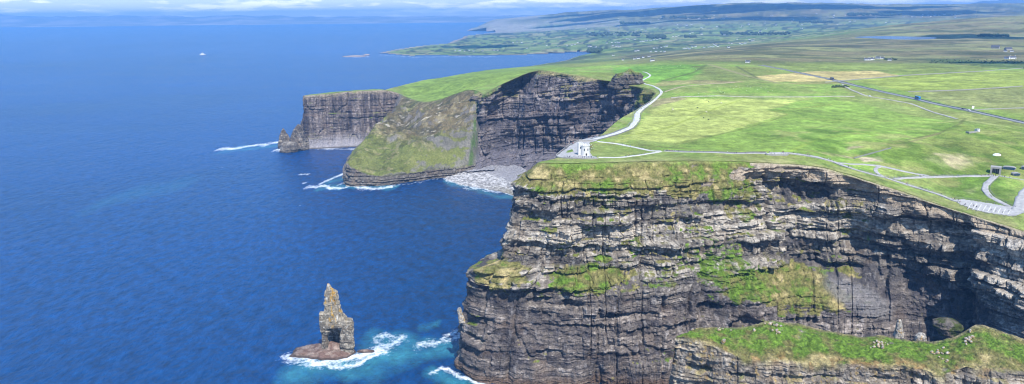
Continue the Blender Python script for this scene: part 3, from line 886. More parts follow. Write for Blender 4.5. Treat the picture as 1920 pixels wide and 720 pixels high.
    for (x, y, w, h, s, dr), (i, j) in zip(patches, idx):
        c0 = P[i, j]; sc = np.linalg.norm(c0 - [0, 0, H]) / FPX
        e = np.sqrt(((X - c0[0]) ** 2 + (.7 * (Y - c0[1])) ** 2) / (w * sc) ** 2 + ((Z - c0[2]) / (h * sc)) ** 2)
        g = (1 - sstep(.75, 1.05, e + jit)) * s
        g = g * (.45 + .55 * sstep(.12, .4, nzs)) if y > 360 else g
        g = g * sstep(.25, .5, fbm3(X / 4, Y / 4, Z / 3, 80, 3) + .35 * s * s)
        dry = np.where(g > veg, dr, dry); veg = np.maximum(veg, g)
    veg = np.where(earth > .45, veg * .35, veg)
    # fine breaks so that rock shows through
    veg = np.clip(veg, 0, 1)
    veg = sstep(.40, .60, veg * .88 + .75 * (fbm3(X / 5, Y / 5, Z / 4, 68, 4) - .5) + .25 * (fbm3(X / 1.3, Y / 1.3, Z / 1.3, 67, 2) - .5)) * sstep(.02, .12, veg)
    gc = grass_colour(X, Y, Z, dry)
    # scree of the right-hand bay
    (i, j), = near_idx(px, py, [(1610, 560)], front)
    c0 = P[i, j]
    e = np.sqrt(((X - c0[0]) / 34) ** 2 + ((Z - c0[2] + .35 * (X - c0[0])) / 14) ** 2)
    scr = 1 - sstep(.6, 1.0, e + .3 * jit)
    rc = mixc(rc, np.array([.19, .178, .172]), scr * .7)
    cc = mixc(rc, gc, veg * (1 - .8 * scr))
    # shoulder continues the turf
    tc = turf_colour(X, Y)[0]
    sh = (1 - sstep(-.35, .25, lev + .3 * (tn - .5)))
    cc = mixc(cc, lerp(tc, G_STRAW, .25), sh)
    # tide-washed brown foot
    wet = 1 - sstep(4, 11, Z + 5 * (fbm2(a / 6, z / 6, 84, 3) - .5)); cc = mixc(cc, np.array([.115, .075, .05]), wet * .75)
    o = grid_mesh('cliff', P2, M_ROCK, cc, smooth=False)
    tag(o, 'layered grey cliff face with grassy ledges below the tower', 'cliff', kind='structure')


build_main()


# ---------------------------------------------------------------- far cliffs
def far_cliff(key, vis, nu, nts, seed, cap, dk, label, inland=16, scale=1.6, foot_scree=False, dip=0.0, wx=0.0, wd=1.0, vr=0.0, but=0.0):
    P, N, a1, ts, cid = loft(key, vis, nu, nts, inland=inland, tsm=3, nsm=10)
    a = np.broadcast_to(a1[:, None], P.shape[:2]).copy(); z = P[..., 2].copy(); lev = np.broadcast_to(ts[None, :] - 1, a.shape)
    d, tone, hard, f, bi, hb = Beds(seed, scale=scale).eval(a, z, dip=dip)
    k = sstep(0, cap, lev) * (1 - .75 * foot_scree * sstep(4.0, 4.6, lev))
    rel = relief(a, z, seed, 1.7)
    q = a + .55 * z
    rb = 1 - np.abs(2 * fbm2(q / 95, z / 260, seed + 31, 2) - 1)
    vv = fbm2(a / 7, z / 70, seed + 32, 4) - .5
    disp = k * ((d - 3) * wd + rel * wx + vr * vv + but * (np.minimum(rb, .86) - .7) * (1 - sstep(2.0, 3.4, lev))) + k * 3.2 * (fbm3(P[..., 0] / 6, P[..., 1] / 6, z / 6, seed + 20, 4) - .5)
    P2 = P + N * disp[..., None]
    nz = np.abs(grid_normals(P2)[..., 2]); nzs = smooth_axis(smooth_axis(nz, 1, 0), 1, 1)
    X, Y, Z = P2[..., 0], P2[..., 1], P2[..., 2]
    return P2, a, z, lev, tone, hard, k, nzs, X, Y, Z, cid


def build_mid():
    P2, a, z, lev, tone, hard, k, nzs, X, Y, Z, cid = far_cliff('mid', [.5, .9] + [1] * 10 + [.7], 620, [6, 26, 66, 62, 56, 60], 31, .35, .5, '', scale=1.5, wx=1.5, dip=.12, wd=.7, vr=8, but=70)
    t = tone * .34 + .62 * (fbm3(X / 16, Y / 16, Z / 9, 101, 5) - .5) + .04
    # the middle of the face is one thick dull bed, pale bands run above it
    t = t * (1 - .35 * (sstep(1.6, 1.9, lev) - sstep(2.6, 3.0, lev)))
    pale = np.exp(-((lev - 1.55 - .2 * (fbm2(a / 60, z * 0, 102, 2) - .5)) / .13) ** 2) * sstep(.4, .6, fbm2(a / 18, z / 9, 103, 3))
    t = t + .3 * pale
    rc = rock_colour(t, Z, X, Y, a / 1.6)
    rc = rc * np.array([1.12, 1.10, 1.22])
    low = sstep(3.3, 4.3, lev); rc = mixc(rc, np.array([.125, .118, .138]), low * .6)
    veg = sstep(.5, .75, nzs) * sstep(.45, .6, fbm3(X / 22, Y / 22, Z / 12, 104, 3)) * (1 - sstep(1.2, 2.2, lev)) * .8
    br = 1 - sstep(.15, .55, lev + .5 * (fbm2(a / 25, z / 25, 105, 3) - .5))
    veg = np.maximum(veg, br * .8)
    right = 1 - sstep(1.0, 2.4, np.broadcast_to(cid[:, None], a.shape) + (fbm2(a / 20, z / 20, 106, 3) - .5))
    veg = np.maximum(veg, right * sstep(.35, .55, fbm3(X / 15, Y / 15, Z / 15, 107, 3)) * (1 - sstep(1.2, 2.0, lev)))
    gc = grass_colour(X, Y, Z, np.full(a.shape, .5))
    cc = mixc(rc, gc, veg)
    tc = turf_colour(X, Y)[0]; cc = mixc(cc, lerp(tc, G_OLIVE, .4), 1 - sstep(-.4, .12, lev))
    tag(grid_mesh('cliff', P2, M_ROCK, cc), 'dark purple grey cliff with shadowed gullies behind the tower headland', 'cliff', kind='structure')


build_mid()


def build_prom():
    P, N, a1, ts, cid = loft('prom', [.6, 1, 1, 1, 1, 1, 1, .5, .3], 520, [5, 60, 60, 60, 50, 44], inland=25, tsm=4, nsm=12)
    a = np.broadcast_to(a1[:, None], P.shape[:2]).copy(); z = P[..., 2].copy(); lev = np.broadcast_to(ts[None, :] - 1, a.shape)
    X, Y = P[..., 0], P[..., 1]
    S = Strata(41, scale=1.2)
    d, tone, hard, f, bi, hb = S.eval(a, z)
    cl = sstep(3.93, 4.05, lev)
    up = sstep(.05, .4, lev) * (1 - cl)
    lump = fbm2(X / 45, Y / 45, 111, 4) - .5
    P2 = P.copy()
    P2 += N * (cl * (d - 2 + .7 * relief(a, z, 43)))[..., None]
    crag = np.clip(fbm2(X / 60, Y / 28, 112, 4) - .45, 0, 1) * sstep(.4, 1.0, lev) * (1 - sstep(2.3, 3.0, lev))
    stp = np.abs((z / 13 + 1.5 * fbm2(X / 70, Y / 70, 113, 3)) % 1 - .5)
    P2[..., 2] += up * (18 * lump + 40 * crag + 6 * stp * sstep(.5, 1.2, lev) * (1 - sstep(2.4, 3.2, lev)) + 9 * (fbm2(X / 13, Y / 13, 114, 4) - .5))
    nz = np.abs(grid_normals(P2)[..., 2]); nzs = smooth_axis(smooth_axis(nz, 1, 0), 1, 1)
    X, Y, Z = P2[..., 0], P2[..., 1], P2[..., 2]
    n1 = fbm2(X / 40, Y / 40, 115, 4); n2 = fbm2(X / 12, Y / 12, 116, 4)
    px, py, _ = project(P2)
    green = np.array([.125, .14, .038]); brown = np.array([.14, .112, .06]); straw = np.array([.31, .26, .14]); grey = np.array([.17, .155, .14])
    upb = 1 - sstep(1.9, 2.9, lev + 1.1 * (n1 - .5))
    gc = mixc(np.broadcast_to(green, X.shape + (3,)), brown, np.clip(upb * sstep(.3, .6, n1 + .15) , 0, 1))
    gc = mixc(gc, straw, sstep(.56, .7, n2) * .5)
    gc = mixc(gc, np.array([.075, .07, .04]), sstep(.5, .66, fbm2(X / 30, Y / 16, 118, 5)) * np.clip(upb + .25, 0, 1) * .75)
    gc = gc * (.38 + 1.04 * fbm2(X / 7, Y / 7, 119, 4))[..., None]
    gc = mixc(gc, np.array([.165, .175, .05]), sstep(2.4, 3.2, lev) * (1 - sstep(.5, .66, n1)) * .7)
    gc = mixc(gc, grey * (.4 + 1.2 * n2)[..., None], (1 - sstep(.48, .66, nzs)) * .85 * (1 - cl))
    gc = mixc(gc, np.array([.40, .36, .29]), sstep(.7, .78, fbm2(X / 22, Y / 6, 117, 4)) * upb * .8)
    # green wet gully with a scree fan on the right
    gl = (1 - sstep(.12, .62, np.abs(np.broadcast_to(cid[:, None], X.shape) - 1.05 - 1.1 * (n1 - .5)))) * sstep(.4, .55, n2 + .1)
    gc = mixc(gc, np.array([.06, .12, .02]), gl * .8)
    scr = (1 - sstep(.6, .85, np.broadcast_to(cid[:, None], X.shape) + .3 * (n1 - .5))) * sstep(1.6, 2.4, lev)
    gc = mixc(gc, np.array([.14, .135, .14]), scr * .7)
    rc = rock_colour(tone * .45, Z, X, Y, a)
    cc = mixc(gc, rc, cl)
    left = sstep(6.2, 7.2, np.broadcast_to(cid[:, None], X.shape) + .5 * (n1 - .5))
    cc = mixc(cc, np.array([.15, .135, .13]) * (.7 + .6 * n2)[..., None], left * (1 - cl) * .7)
    tc = turf_colour(X, Y)[0]; cc = mixc(cc, tc, 1 - sstep(-.3, .15, lev))
    tag(grid_mesh('slope', P2, M_ROCK, cc), 'brown and green grassy slump sloping down to a low dark sea cliff', 'slope', kind='structure')


build_prom()


def build_head():
    P2, a, z, lev, tone, hard, k, nzs, X, Y, Z, cid = far_cliff('head', head_vis, 640, [4, 16, 50, 46, 30, 26], 51, .3, .5, '', scale=1.3, wx=.7, foot_scree=True, wd=.22, vr=11)
    n1 = fbm2(a / 5, z / 60, 121, 4)
    t = tone * .10 + .26 + .95 * (n1 - .5) + .35 * (fbm3(X / 14, Y / 14, Z / 10, 122, 4) - .5)
    rc = rock_colour(t, Z, X, Y, a / 1.4) * np.array([.95, .9, .97])
    top = 1 - sstep(.0, .9, lev + .9 * (fbm2(a / 18, z / 8, 123, 3) - .5)); rc = mixc(rc, np.array([.30, .245, .165]), top * .75)
    ft = sstep(3.2, 4.2, lev); rc = mixc(rc, np.array([.27, .255, .265]), ft * .75)
    wet = 1 - sstep(1.5, 4, Z); rc = mixc(rc, np.array([.07, .06, .05]), wet * .8)
    veg = sstep(.45, .7, nzs) * sstep(.5, .65, fbm3(X / 22, Y / 22, Z / 22, 124, 3)) * .8 * (1 - ft)
    cc = mixc(rc, grass_colour(X, Y, Z, np.full(a.shape, .4)), veg)
    tc = turf_colour(X, Y)[0]; cc = mixc(cc, lerp(tc, G_STRAW, .3), 1 - sstep(-.5, .1, lev))
    tag(grid_mesh('cliff', P2, M_ROCK, cc), 'flat topped far headland cliff with pale streaked face', 'cliff', kind='structure')


build_head()


# ---------------------------------------------------------------- near spur
def build_spur():
    back = [(1284, 626, 452), (1307, 614, 464), (1395, 611, 470), (1440, 599, 474), (1495, 604, 474), (1551, 617, 470), (1613, 630, 464), (1653, 627, 462), (1713, 638, 456), (1758, 637, 450), (1793, 628, 450), (1829, 605, 455), (1851, 608, 453), (1920, 634, 438), (2010, 668, 420), (2120, 700, 405)]
    front = [(1286, 634, 447), (1330, 644, 442), (1384, 671, 432), (1429, 677, 430), (1529, 682, 428), (1600, 685, 425), (1691, 685, 421), (1747, 702, 413), (1769, 706, 411), (1802, 694, 412), (1869, 694, 408), (1920, 698, 404), (2010, 720, 392), (2120, 745, 380)]
    bk = np.array([at_d(*p) for p in back]); fr = np.array([at_d(*p) for p in front])
    nu = 760
    def res(Q, n):
        s = np.concatenate([[0], np.cumsum(np.linalg.norm(np.diff(Q[:, :2], axis=0), axis=1))]); s /= s[-1]
        u = np.linspace(0, 1, n); return np.stack([np.interp(u, s, Q[:, k]) for k in range(3)], -1)
    bk = smooth_axis(res(bk, nu), 10, 0); fr = smooth_axis(res(fr, nu), 10, 0)
    e = np.linspace(0, 1, nu)
    # left end pinches towards the nose; foot lines
    ft = fr.copy(); ft[:, 1] -= 14; ft[:, 2] = -3
    nose = np.exp(-(e / .05) ** 2)
    ft[:, 0] -= 9 * nose
    md = lerp(fr, bk, .5); md[:, 2] += 1.5
    hb_ = bk.copy(); hb_[:, 1] += 14; hb_[:, 2] = lerp(bk[:, 2], 0, .45); hf = bk.copy(); hf[:, 1] += 26; hf[:, 2] = -3
    lv = np.stack([hf, hb_, bk, md, fr, lerp(fr, ft, .5), ft], 1)
    cnt = [10, 16, 40, 40, 90, 60]
    ts = []
    for l, kx in enumerate(cnt): ts += list(np.linspace(l, l + 1, kx, endpoint=False))
    ts = np.array(ts + [len(cnt)]); i = np.minimum(ts.astype(int), len(cnt) - 1); f = (ts - i)[None, :, None]
    P = lv[:, i] * (1 - f) + lv[:, i + 1] * f
    P[:, 1:-1] = smooth_axis(P, 4, 1)[:, 1:-1]
    # close the left end: wrap the first columns round the nose
    nl = 46
    first = P[0].copy(); cx = np.array([first[:, 0].mean(), 0, 0])
    cap = []
    for q in np.linspace(0, 1, nl, endpoint=False):
        c_ = first.copy(); mid_y = bk[0, 1] - 3
        c_[:, 1] = lerp(mid_y, first[:, 1], sstep(0, 1, q) ** .5)
        c_[:, 0] = first[:, 0] - 7 * (1 - q) ** .7
        c_[:, 2] = np.minimum(first[:, 2], bk[0, 2] - 1.5 * (1 - q))
        cap.append(c_)
    P = np.concatenate([np.array(cap), P]); nu = len(P)
    lev = np.broadcast_to(ts[None, :], P.shape[:2])
    a1 = np.concatenate([[0], np.cumsum(np.linalg.norm(np.diff(P[:, 96, :2], axis=0), axis=1))])
    a = np.broadcast_to(a1[:, None], lev.shape); z = P[..., 2]
    T = np.gradient(smooth_axis(P[:, 130, :2], 8, 0), axis=0); n = np.stack([T[:, 1], -T[:, 0]], -1); n /= np.linalg.norm(n, axis=1, keepdims=True) + 1e-9
    n = smooth_axis(n, 8, 0); N = np.concatenate([n, np.zeros((nu, 1))], 1)[:, None, :] * np.where(lev < 2, -1, 1)[..., None]
    d, tone, hard, fr_, bi, hb2 = Beds(61, scale=.8).eval(a, z)
    ck = sstep(3.9, 4.12, lev + .25 * (fbm2(a / 9, z / 9, 131, 3) - .5)); bkk = 1 - sstep(1.6, 2.0, lev)
    rel = .55 * relief(a, z, 63)
    disp = np.maximum(ck, bkk) * (d - 1.4 + rel + 1.0 * (fbm3(P[..., 0] / 2, P[..., 1] / 2, z / 2, 132, 3) - .5) + 1.6 * (vn2(a / 2.3, z / 22, 133) - .5))
    px, py, _ = project(P)
    for x, y, w, h, dep in ((1312, 682, 8, 9, 8), (1390, 702, 9, 7, 6), (1480, 703, 14, 5, 5), (1540, 705, 12, 4, 4), (1660, 710, 9, 7, 5), (1725, 705, 5, 6, 4), (1818, 712, 5, 8, 5)):
        (i_, j_), = near_idx(px, py, [(x, y)], lev > 4)
        da = (a - a[i_, j_]) / w; dz = (z[i_, j_] + 1.5 * (vn2(a / 3, a * 0, 134 + i_) - .5) - z) / h
        disp = disp - dep * np.where(dz > 0, np.maximum(1 - dz, 0), 0) * np.clip(1 - da ** 2, 0, 1) ** .5
    P2 = P + N * disp[..., None]
    tp = sstep(1.8, 2.3, lev) * (1 - ck)
    P2[..., 2] += tp * (2.6 * (fbm2(P[..., 0] / 8, P[..., 1] / 8, 135, 4) - .5) + 1.6 * (fbm2(P[..., 0] / 1.7, P[..., 1] / 1.7, 136, 2) - .5))
    nz = np.abs(grid_normals(P2)[..., 2]); nzs = smooth_axis(smooth_axis(nz, 1, 0), 1, 1)
    X, Y, Z = P2[..., 0], P2[..., 1], P2[..., 2]
    tone = .2 + tone * .75 + .45 * (fbm3(X / 7, Y / 7, Z / 4, 137, 4) - .5)
    rc = rock_colour(tone, Z, X, Y, a) * np.array([1.05, 1.02, .98])
    lich = sstep(.66, .74, fbm3(X / 3, Y / 3, Z / 3, 138, 3)); rc = mixc(rc, np.array([.42, .27, .06]), lich * .45)
    n1 = fbm2(X / 9, Y / 9, 139, 4)
    dry = .16 + .52 * sstep(3.2, 4.0, lev + .9 * (n1 - .5)) + .35 * np.exp(-((lev - 2.05) / .18) ** 2)
    gc = grass_colour(X, Y, Z, dry)
    g = mixc(gc * .94, np.array([.27, .15, .06]), sstep(.56, .7, fbm2(X / 6, Y / 6, 140, 4)) * sstep(3.4, 3.9, lev) * .6)
    veg = np.maximum(tp, sstep(.5, .75, nzs) * sstep(.48, .6, n1) * .8)
    veg = veg * sstep(.2, .34, n1 + .1)
    cc = mixc(rc, g, veg)
    tag(grid_mesh('cliff', P2, M_ROCK, cc), 'near rocky spur with bright green turf on top at bottom right', 'cliff', kind='structure')
    return P2, lev


SPUR_P, SPUR_LEV = build_spur()
# ---------------------------------------------------------------- sea
def sea_material():
    m, nt, b, N, L = new_mat('sea_water')
    geo = N('ShaderNodeNewGeometry'); pos = geo.outputs['Position']
    at = lambda n: (lambda q: (setattr(q, 'attribute_name', n), q.outputs['Fac'])[1])(N('ShaderNodeAttribute'))
    foam, shal = at('foam'), at('shallow')
    mp = N('ShaderNodeMapping'); mp.inputs['Scale'].default_value = (1, .55, 1); mp.inputs['Rotation'].default_value = (0, 0, .5); L(pos, mp.inputs['Vector'])
    v = mp.outputs[0]
    mpl = N('ShaderNodeMapping'); mpl.inputs['Scale'].default_value = (.35, 1, 1); mpl.inputs['Rotation'].default_value = (0, 0, .25); L(pos, mpl.inputs['Vector'])
    lane = noise_node(N, L, mpl.outputs[0], .004, 6, .6)
    pm = N('ShaderNodeMapRange'); pm.inputs['From Min'].default_value = .34; pm.inputs['From Max'].default_value = .66; L(math_node(N, L, 'ADD', math_node(N, L, 'MULTIPLY', noise_node(N, L, v, .0007, 4, .6), .6), math_node(N, L, 'MULTIPLY', lane, .4)), pm.inputs['Value']); patch = pm.outputs[0]
    deep = N('ShaderNodeMix'); deep.data_type = 'RGBA'
    deep.inputs['A'].default_value = (.0008, .026, .078, 1); deep.inputs['B'].default_value = (.0012, .050, .185, 1); L(patch, deep.inputs['Factor'])
    wv = noise_node(N, L, v, .10, 7, .7)
    ws = N('ShaderNodeVectorMath'); ws.operation = 'SCALE'; L(deep.outputs['Result'], ws.inputs[0])
    L(math_node(N, L, 'MULTIPLY_ADD', wv, 3.0), ws.inputs['Scale']); ws.inputs['Scale'].links[0].from_node.inputs[2].default_value = -.5
    sh = N('ShaderNodeMix'); sh.data_type = 'RGBA'; L(math_node(N, L, 'MULTIPLY', shal, math_node(N, L, 'MULTIPLY_ADD', noise_node(N, L, pos, .06, 6, .7), 2.6), True), sh.inputs['Factor']); sh.inputs['Factor'].links[0].from_node.inputs[1].links[0].from_node.inputs[2].default_value = -.45; L(ws.outputs[0], sh.inputs['A']); sh.inputs['B'].default_value = (.06, .31, .34, 1)
    f1 = noise_node(N, L, pos, .22, 9, .8); f2 = noise_node(N, L, pos, .028, 5, .6)
    fm = math_node(N, L, 'ADD', foam, math_node(N, L, 'MULTIPLY', math_node(N, L, 'SUBTRACT', f1, .5), 4.2))
    fm = math_node(N, L, 'ADD', fm, math_node(N, L, 'MULTIPLY', math_node(N, L, 'SUBTRACT', f2, .5), 1.6))
    mr = N('ShaderNodeMapRange'); mr.inputs['From Min'].default_value = .5; mr.inputs['From Max'].default_value = 1.45; L(fm, mr.inputs['Value'])
    ff = math_node(N, L, 'MULTIPLY', mr.outputs[0], math_node(N, L, 'GREATER_THAN', foam, .02))
    # scattered whitecaps
    wc = noise_node(N, L, pos, .055, 3, .5); wm = N('ShaderNodeMapRange'); wm.inputs['From Min'].default_value = .775; wm.inputs['From Max'].default_value = .80; L(wc, wm.inputs['Value'])
    ff = math_node(N, L, 'MAXIMUM', ff, math_node(N, L, 'MULTIPLY', wm.outputs[0], .8))
    fo = N('ShaderNodeMix'); fo.data_type = 'RGBA'; L(ff, fo.inputs['Factor']); L(sh.outputs['Result'], fo.inputs['A']); fo.inputs['B'].default_value = (.80, .83, .84, 1)
    L(fo.outputs['Result'], b.inputs['Base Color'])
    L(math_node(N, L, 'MULTIPLY_ADD', ff, .5), b.inputs['Roughness']); b.inputs['Roughness'].links[0].from_node.inputs[2].default_value = .22
    b.inputs['IOR'].default_value = 1.33; b.inputs['Specular IOR Level'].default_value = .5
    h1 = noise_node(N, L, v, .055, 3, .5); h2 = noise_node(N, L, v, .24, 5, .65)
    h3 = noise_node(N, L, v, .016, 3, .5)
    hh = math_node(N, L, 'ADD', math_node(N, L, 'ADD', math_node(N, L, 'MULTIPLY', h1, 7.0), math_node(N, L, 'MULTIPLY', h3, 7.0)), math_node(N, L, 'MULTIPLY', h2, math_node(N, L, 'MULTIPLY_ADD', lane, 10.0)))
    hh.node.inputs[1].links[0].from_node.inputs[1].links[0].from_node.inputs[2].default_value = -.5
    bp = N('ShaderNodeBump'); bp.inputs['Distance'].default_value = 1.0; bp.inputs['Strength'].default_value = .75; L(hh, bp.inputs['Height']); L(bp.outputs[0], b.inputs['Normal'])
    return m


def ribbon(X, Y, pts, wpx):
    """0..1 closeness to a waterline given as picture points, width in picture pixels"""
    W = at_z(np.array([p[0] for p in pts]), np.array([p[1] for p in pts]))
    D = W[:, 1].mean(); k = H / math.hypot(D, 0) * .95
    sc = math.hypot(D, H) / FPX
    am = wpx * sc * 2.2; q1 = am * 1.6
    X = X + am * (fbm2(X / q1, Y * k / q1, 152, 3) - .5); Y = Y + am / k * (fbm2(X / q1, Y * k / q1, 153, 3) - .5)
    d = seg_dist(X, Y * k, np.stack([W[:, 0], W[:, 1] * k], -1))
    return np.clip(1 - d / (wpx * sc), 0, 1)


FOAM = [([(545, 668), (585, 680), (640, 680), (690, 668), (745, 648), (760, 640)], 17, 1.15), ([(590, 684), (660, 682), (720, 664)], 9, 1.3), ([(740, 655), (700, 640), (725, 632), (765, 637)], 9, .8),
        ([(785, 652), (815, 644), (845, 638), (862, 628)], 13, 1.05), ([(830, 636), (858, 624)], 8, 1.2), ([(812, 704), (835, 692), (850, 700), (872, 712), (900, 722)], 10, 1.25), ([(840, 690), (862, 706), (890, 716), (930, 724)], 6, 1.4),
        ([(412, 278.5), (440, 276.5), (475, 273.5), (505, 269), (528, 265)], 5, 1.25), ([(515, 282), (540, 282), (562, 279)], 4, 1.3), ([(560, 277), (600, 278.5), (660, 280.5), (690, 281)], 2.4, .9), ([(585, 276.5), (640, 278)], 3, .9),
        ([(572, 352), (610, 351), (650, 350), (690, 351.5), (735, 350)], 5, 1.2), ([(600, 345), (625, 335), (648, 325)], 6, 1.15), ([(560, 327), (578, 326)], 2.5, 1.1), ([(630, 350), (650, 342), (648, 330)], 5, 1.0),
        ([(566, 344), (575, 342)], 2.5, 1.0), ([(735, 348), (790, 341), (835, 331)], 2.4, .75), ([(832, 334), (862, 346), (905, 353), (940, 360), (968, 367)], 4, 1.15), ([(870, 352), (920, 360)], 3, .7),
        ([(640, 106.5), (690, 107)], 2.2, .9), ([(708, 102), (770, 107), (850, 106), (930, 106)], 1.6, .7), ([(838, 82), (850, 77)], 1.2, .7), ([(645, 311), (655, 312)], 1.5, .8),
        ([(960, 104), (1040, 102)], 1.4, .5)]
SHALLOW = [([(560, 684), (650, 694), (730, 676), (790, 662)], 30, .6), ([(600, 690), (690, 690), (760, 668)], 20, .5), ([(700, 640), (780, 640), (740, 660)], 24, .45), ([(780, 660), (850, 645)], 20, .5), ([(810, 706), (880, 722)], 16, .5),
           ([(790, 615), (825, 608)], 9, .30), ([(225, 368), (270, 352), (345, 342)], 20, .14), ([(600, 352), (740, 352)], 6, .5), ([(620, 340), (648, 330)], 9, .4), ([(430, 279), (520, 272)], 6, .35), ([(835, 340), (960, 370)], 7, .4)]


def build_sea():
    th = np.tan(np.linspace(math.radians(-42), math.radians(46), 760))
    D = np.concatenate([[20, 150, 300], 1 / np.linspace(1 / 400., 1 / 42000., 760)])
    X = th[:, None] * D[None]; Y = np.broadcast_to(D[None], X.shape).copy()
    foam = np.zeros(X.shape); sh = np.zeros(X.shape)
    m = (X < 700) & (Y > 450) & (Y < 9500)
    x, y = X[m], Y[m]; f = np.zeros(len(x)); s = np.zeros(len(x))
    for pts, w, k in FOAM: f = np.maximum(f, ribbon(x, y, pts, w) * k)
    for pts, w, k in SHALLOW: s = np.maximum(s, ribbon(x, y, pts, w) ** .8 * k)
    foam[m] = f; sh[m] = s * (.55 + .9 * fbm2(x / 28, y / 28, 151, 4))
    # thin broken wash along every near foot
    P = np.stack([X, Y, np.zeros_like(X)], -1)
    o = grid_mesh('sea', P, sea_material(), smooth=True, extra=dict(foam=foam, shallow=np.clip(sh, 0, 1)))
    tag(o, kind='structure')


build_sea()

# ---------------------------------------------------------------- far shore across the bay
def far_shore():
    sky = [(-260, 27), (-60, 30), (0, 28.5), (60, 30.5), (133, 33), (146, 30.8), (165, 30), (230, 31.6), (300, 30.6), (360, 32.8), (400, 31), (447, 29), (480, 31), (517, 30), (550, 32.4), (570, 32.6), (590, 31), (612, 33), (640, 32),
           (700, 30.6), (760, 31.8), (830, 31), (900, 31), (950, 29.6), (985, 28.4), (1010, 28.6), (1060, 29), (1120, 29)]
    n = 300
    xs = np.linspace(-260, 1120, n); sy = np.interp(xs, [p[0] for p in sky], [p[1] for p in sky])
    rows = 26; P = np.zeros((n, rows, 3))
    for j in range(rows):
        t = j / (rows - 1)
        D = 27500 + 9000 * t + 900 * (vn2(xs / 60, xs * 0, 161) - .5) * (1 - t)
        top = at_d(xs, sy, 36500)
        q = at_d(xs, sy, D)
        h = top[:, 2] * (sstep(0, 1, t) * .85 + .15 * t)
        P[:, j, 0] = q[:, 0]; P[:, j, 1] = D
        P[:, j, 2] = np.maximum(h * (.75 + .5 * vn2(xs / 22 + j * .5, t * 6 + xs * 0, 162)) if j < rows - 1 else h, 0) + 3 - (12 if j == 0 else 0)
    c_ = mixc(np.broadcast_to(np.array([.17, .17, .11]), P.shape), np.array([.36, .32, .25]), sstep(.4, .7, fbm2(P[..., 0] / 900, P[..., 1] / 900, 163, 4)))
    c_ = mixc(c_, np.array([.40, .38, .33]), np.exp(-(np.arange(rows) / 2.2) ** 2)[None, :] * sstep(.4, .6, fbm2(P[..., 0] / 500, P[..., 1] / 700, 164, 3)))
    back = P[:, -1:].copy(); back[..., 1] += 1500; back[..., 2] = -8
    P = np.concatenate([P, back], 1); c_ = np.concatenate([c_, c_[:, -1:]], 1)
    tag(grid_mesh('hills', P, M_FAR, c_, smooth=True), kind='structure')
    # faint mountain on the right edge
    xs = np.linspace(1800, 2300, 60); sy = np.interp(xs, [1800, 1847, 1900, 1960, 2060, 2300], [7, 1, -2, -3, 0, 10])
    P = np.zeros((60, 10, 3))
    for j in range(10):
        t = j / 9; D = 21500 + 5000 * t; q = at_d(xs, sy, D); top = at_d(xs, sy, 26500)[:, 2]
        P[:, j, 0] = q[:, 0]; P[:, j, 1] = D; P[:, j, 2] = lerp(60, top, sstep(0, 1, t) * (.9 + .1 * vn2(xs / 20 + j, xs * 0, 165)))
    back = P[:, -1:].copy(); back[..., 1] += 1500; back[..., 2] = -8; P = np.concatenate([P, back], 1)
    tag(grid_mesh('hills', P, M_FAR, np.broadcast_to(np.array([.12, .11, .08]), P.shape).copy(), smooth=True), kind='structure')


far_shore()

# ---------------------------------------------------------------- light, sky, air, camera
SUN_EL, SUN_AZ = math.radians(53), math.radians(20)      # azimuth measured from behind the camera towards the right
sd = Vector((math.sin(SUN_AZ) * math.cos(SUN_EL), -math.cos(SUN_AZ) * math.cos(SUN_EL), math.sin(SUN_EL)))
sl = bpy.data.lights.new('sun', 'SUN'); sl.energy = 4.6; sl.angle = math.radians(.5); sl.color = (1, .965, .90)
so = bpy.data.objects.new('sun', sl); C.objects.link(so); so.rotation_euler = sd.to_track_quat('Z', 'Y').to_euler(); so.location = (0, 0, 900)

w = bpy.data.worlds.new('World'); scn.world = w; w.use_nodes = True
nt = w.node_tree; N = nt.nodes.new; L = nt.links.new; bg = nt.nodes['Background']
st = N('ShaderNodeTexSky'); st.sky_type = 'NISHITA'; st.sun_disc = False; st.sun_elevation = SUN_EL
st.sun_rotation = math.atan2(sd.x, sd.y); st.air_density = 1.0; st.dust_density = .05; st.ozone_density = 3.0; st.altitude = 300
tc = N('ShaderNodeTexCoord'); mp = N('ShaderNodeMapping'); mp.inputs['Scale'].default_value = (22, 22, 150); L(tc.outputs['Generated'], mp.inputs['Vector'])
n1 = noise_node(N, L, mp.outputs[0], 1.0, 8, .6)
mp2 = N('ShaderNodeMapping'); mp2.inputs['Scale'].default_value = (5, 5, 60); L(tc.outputs['Generated'], mp2.inputs['Vector'])
n2 = noise_node(N, L, mp2.outputs[0], 1.0, 4, .55)
sumn = math_node(N, L, 'ADD', math_node(N, L, 'MULTIPLY', n1, .62), math_node(N, L, 'MULTIPLY', n2, .38))
mr = N('ShaderNodeMapRange'); mr.inputs['From Min'].default_value = .49; mr.inputs['From Max'].default_value = .58; L(sumn, mr.inputs['Value'])
mx = N('ShaderNodeMix'); mx.data_type = 'RGBA'; sx = N('ShaderNodeSeparateXYZ'); L(tc.outputs['Generated'], sx.inputs[0])
cf = N('ShaderNodeMapRange'); cf.inputs['From Min'].default_value = .05; cf.inputs['From Max'].default_value = .12; cf.inputs['To Min'].default_value = .8; cf.inputs['To Max'].default_value = .0; L(sx.outputs['Z'], cf.inputs['Value'])
L(math_node(N, L, 'MULTIPLY', mr.outputs[0], cf.outputs[0]), mx.inputs['Factor'])
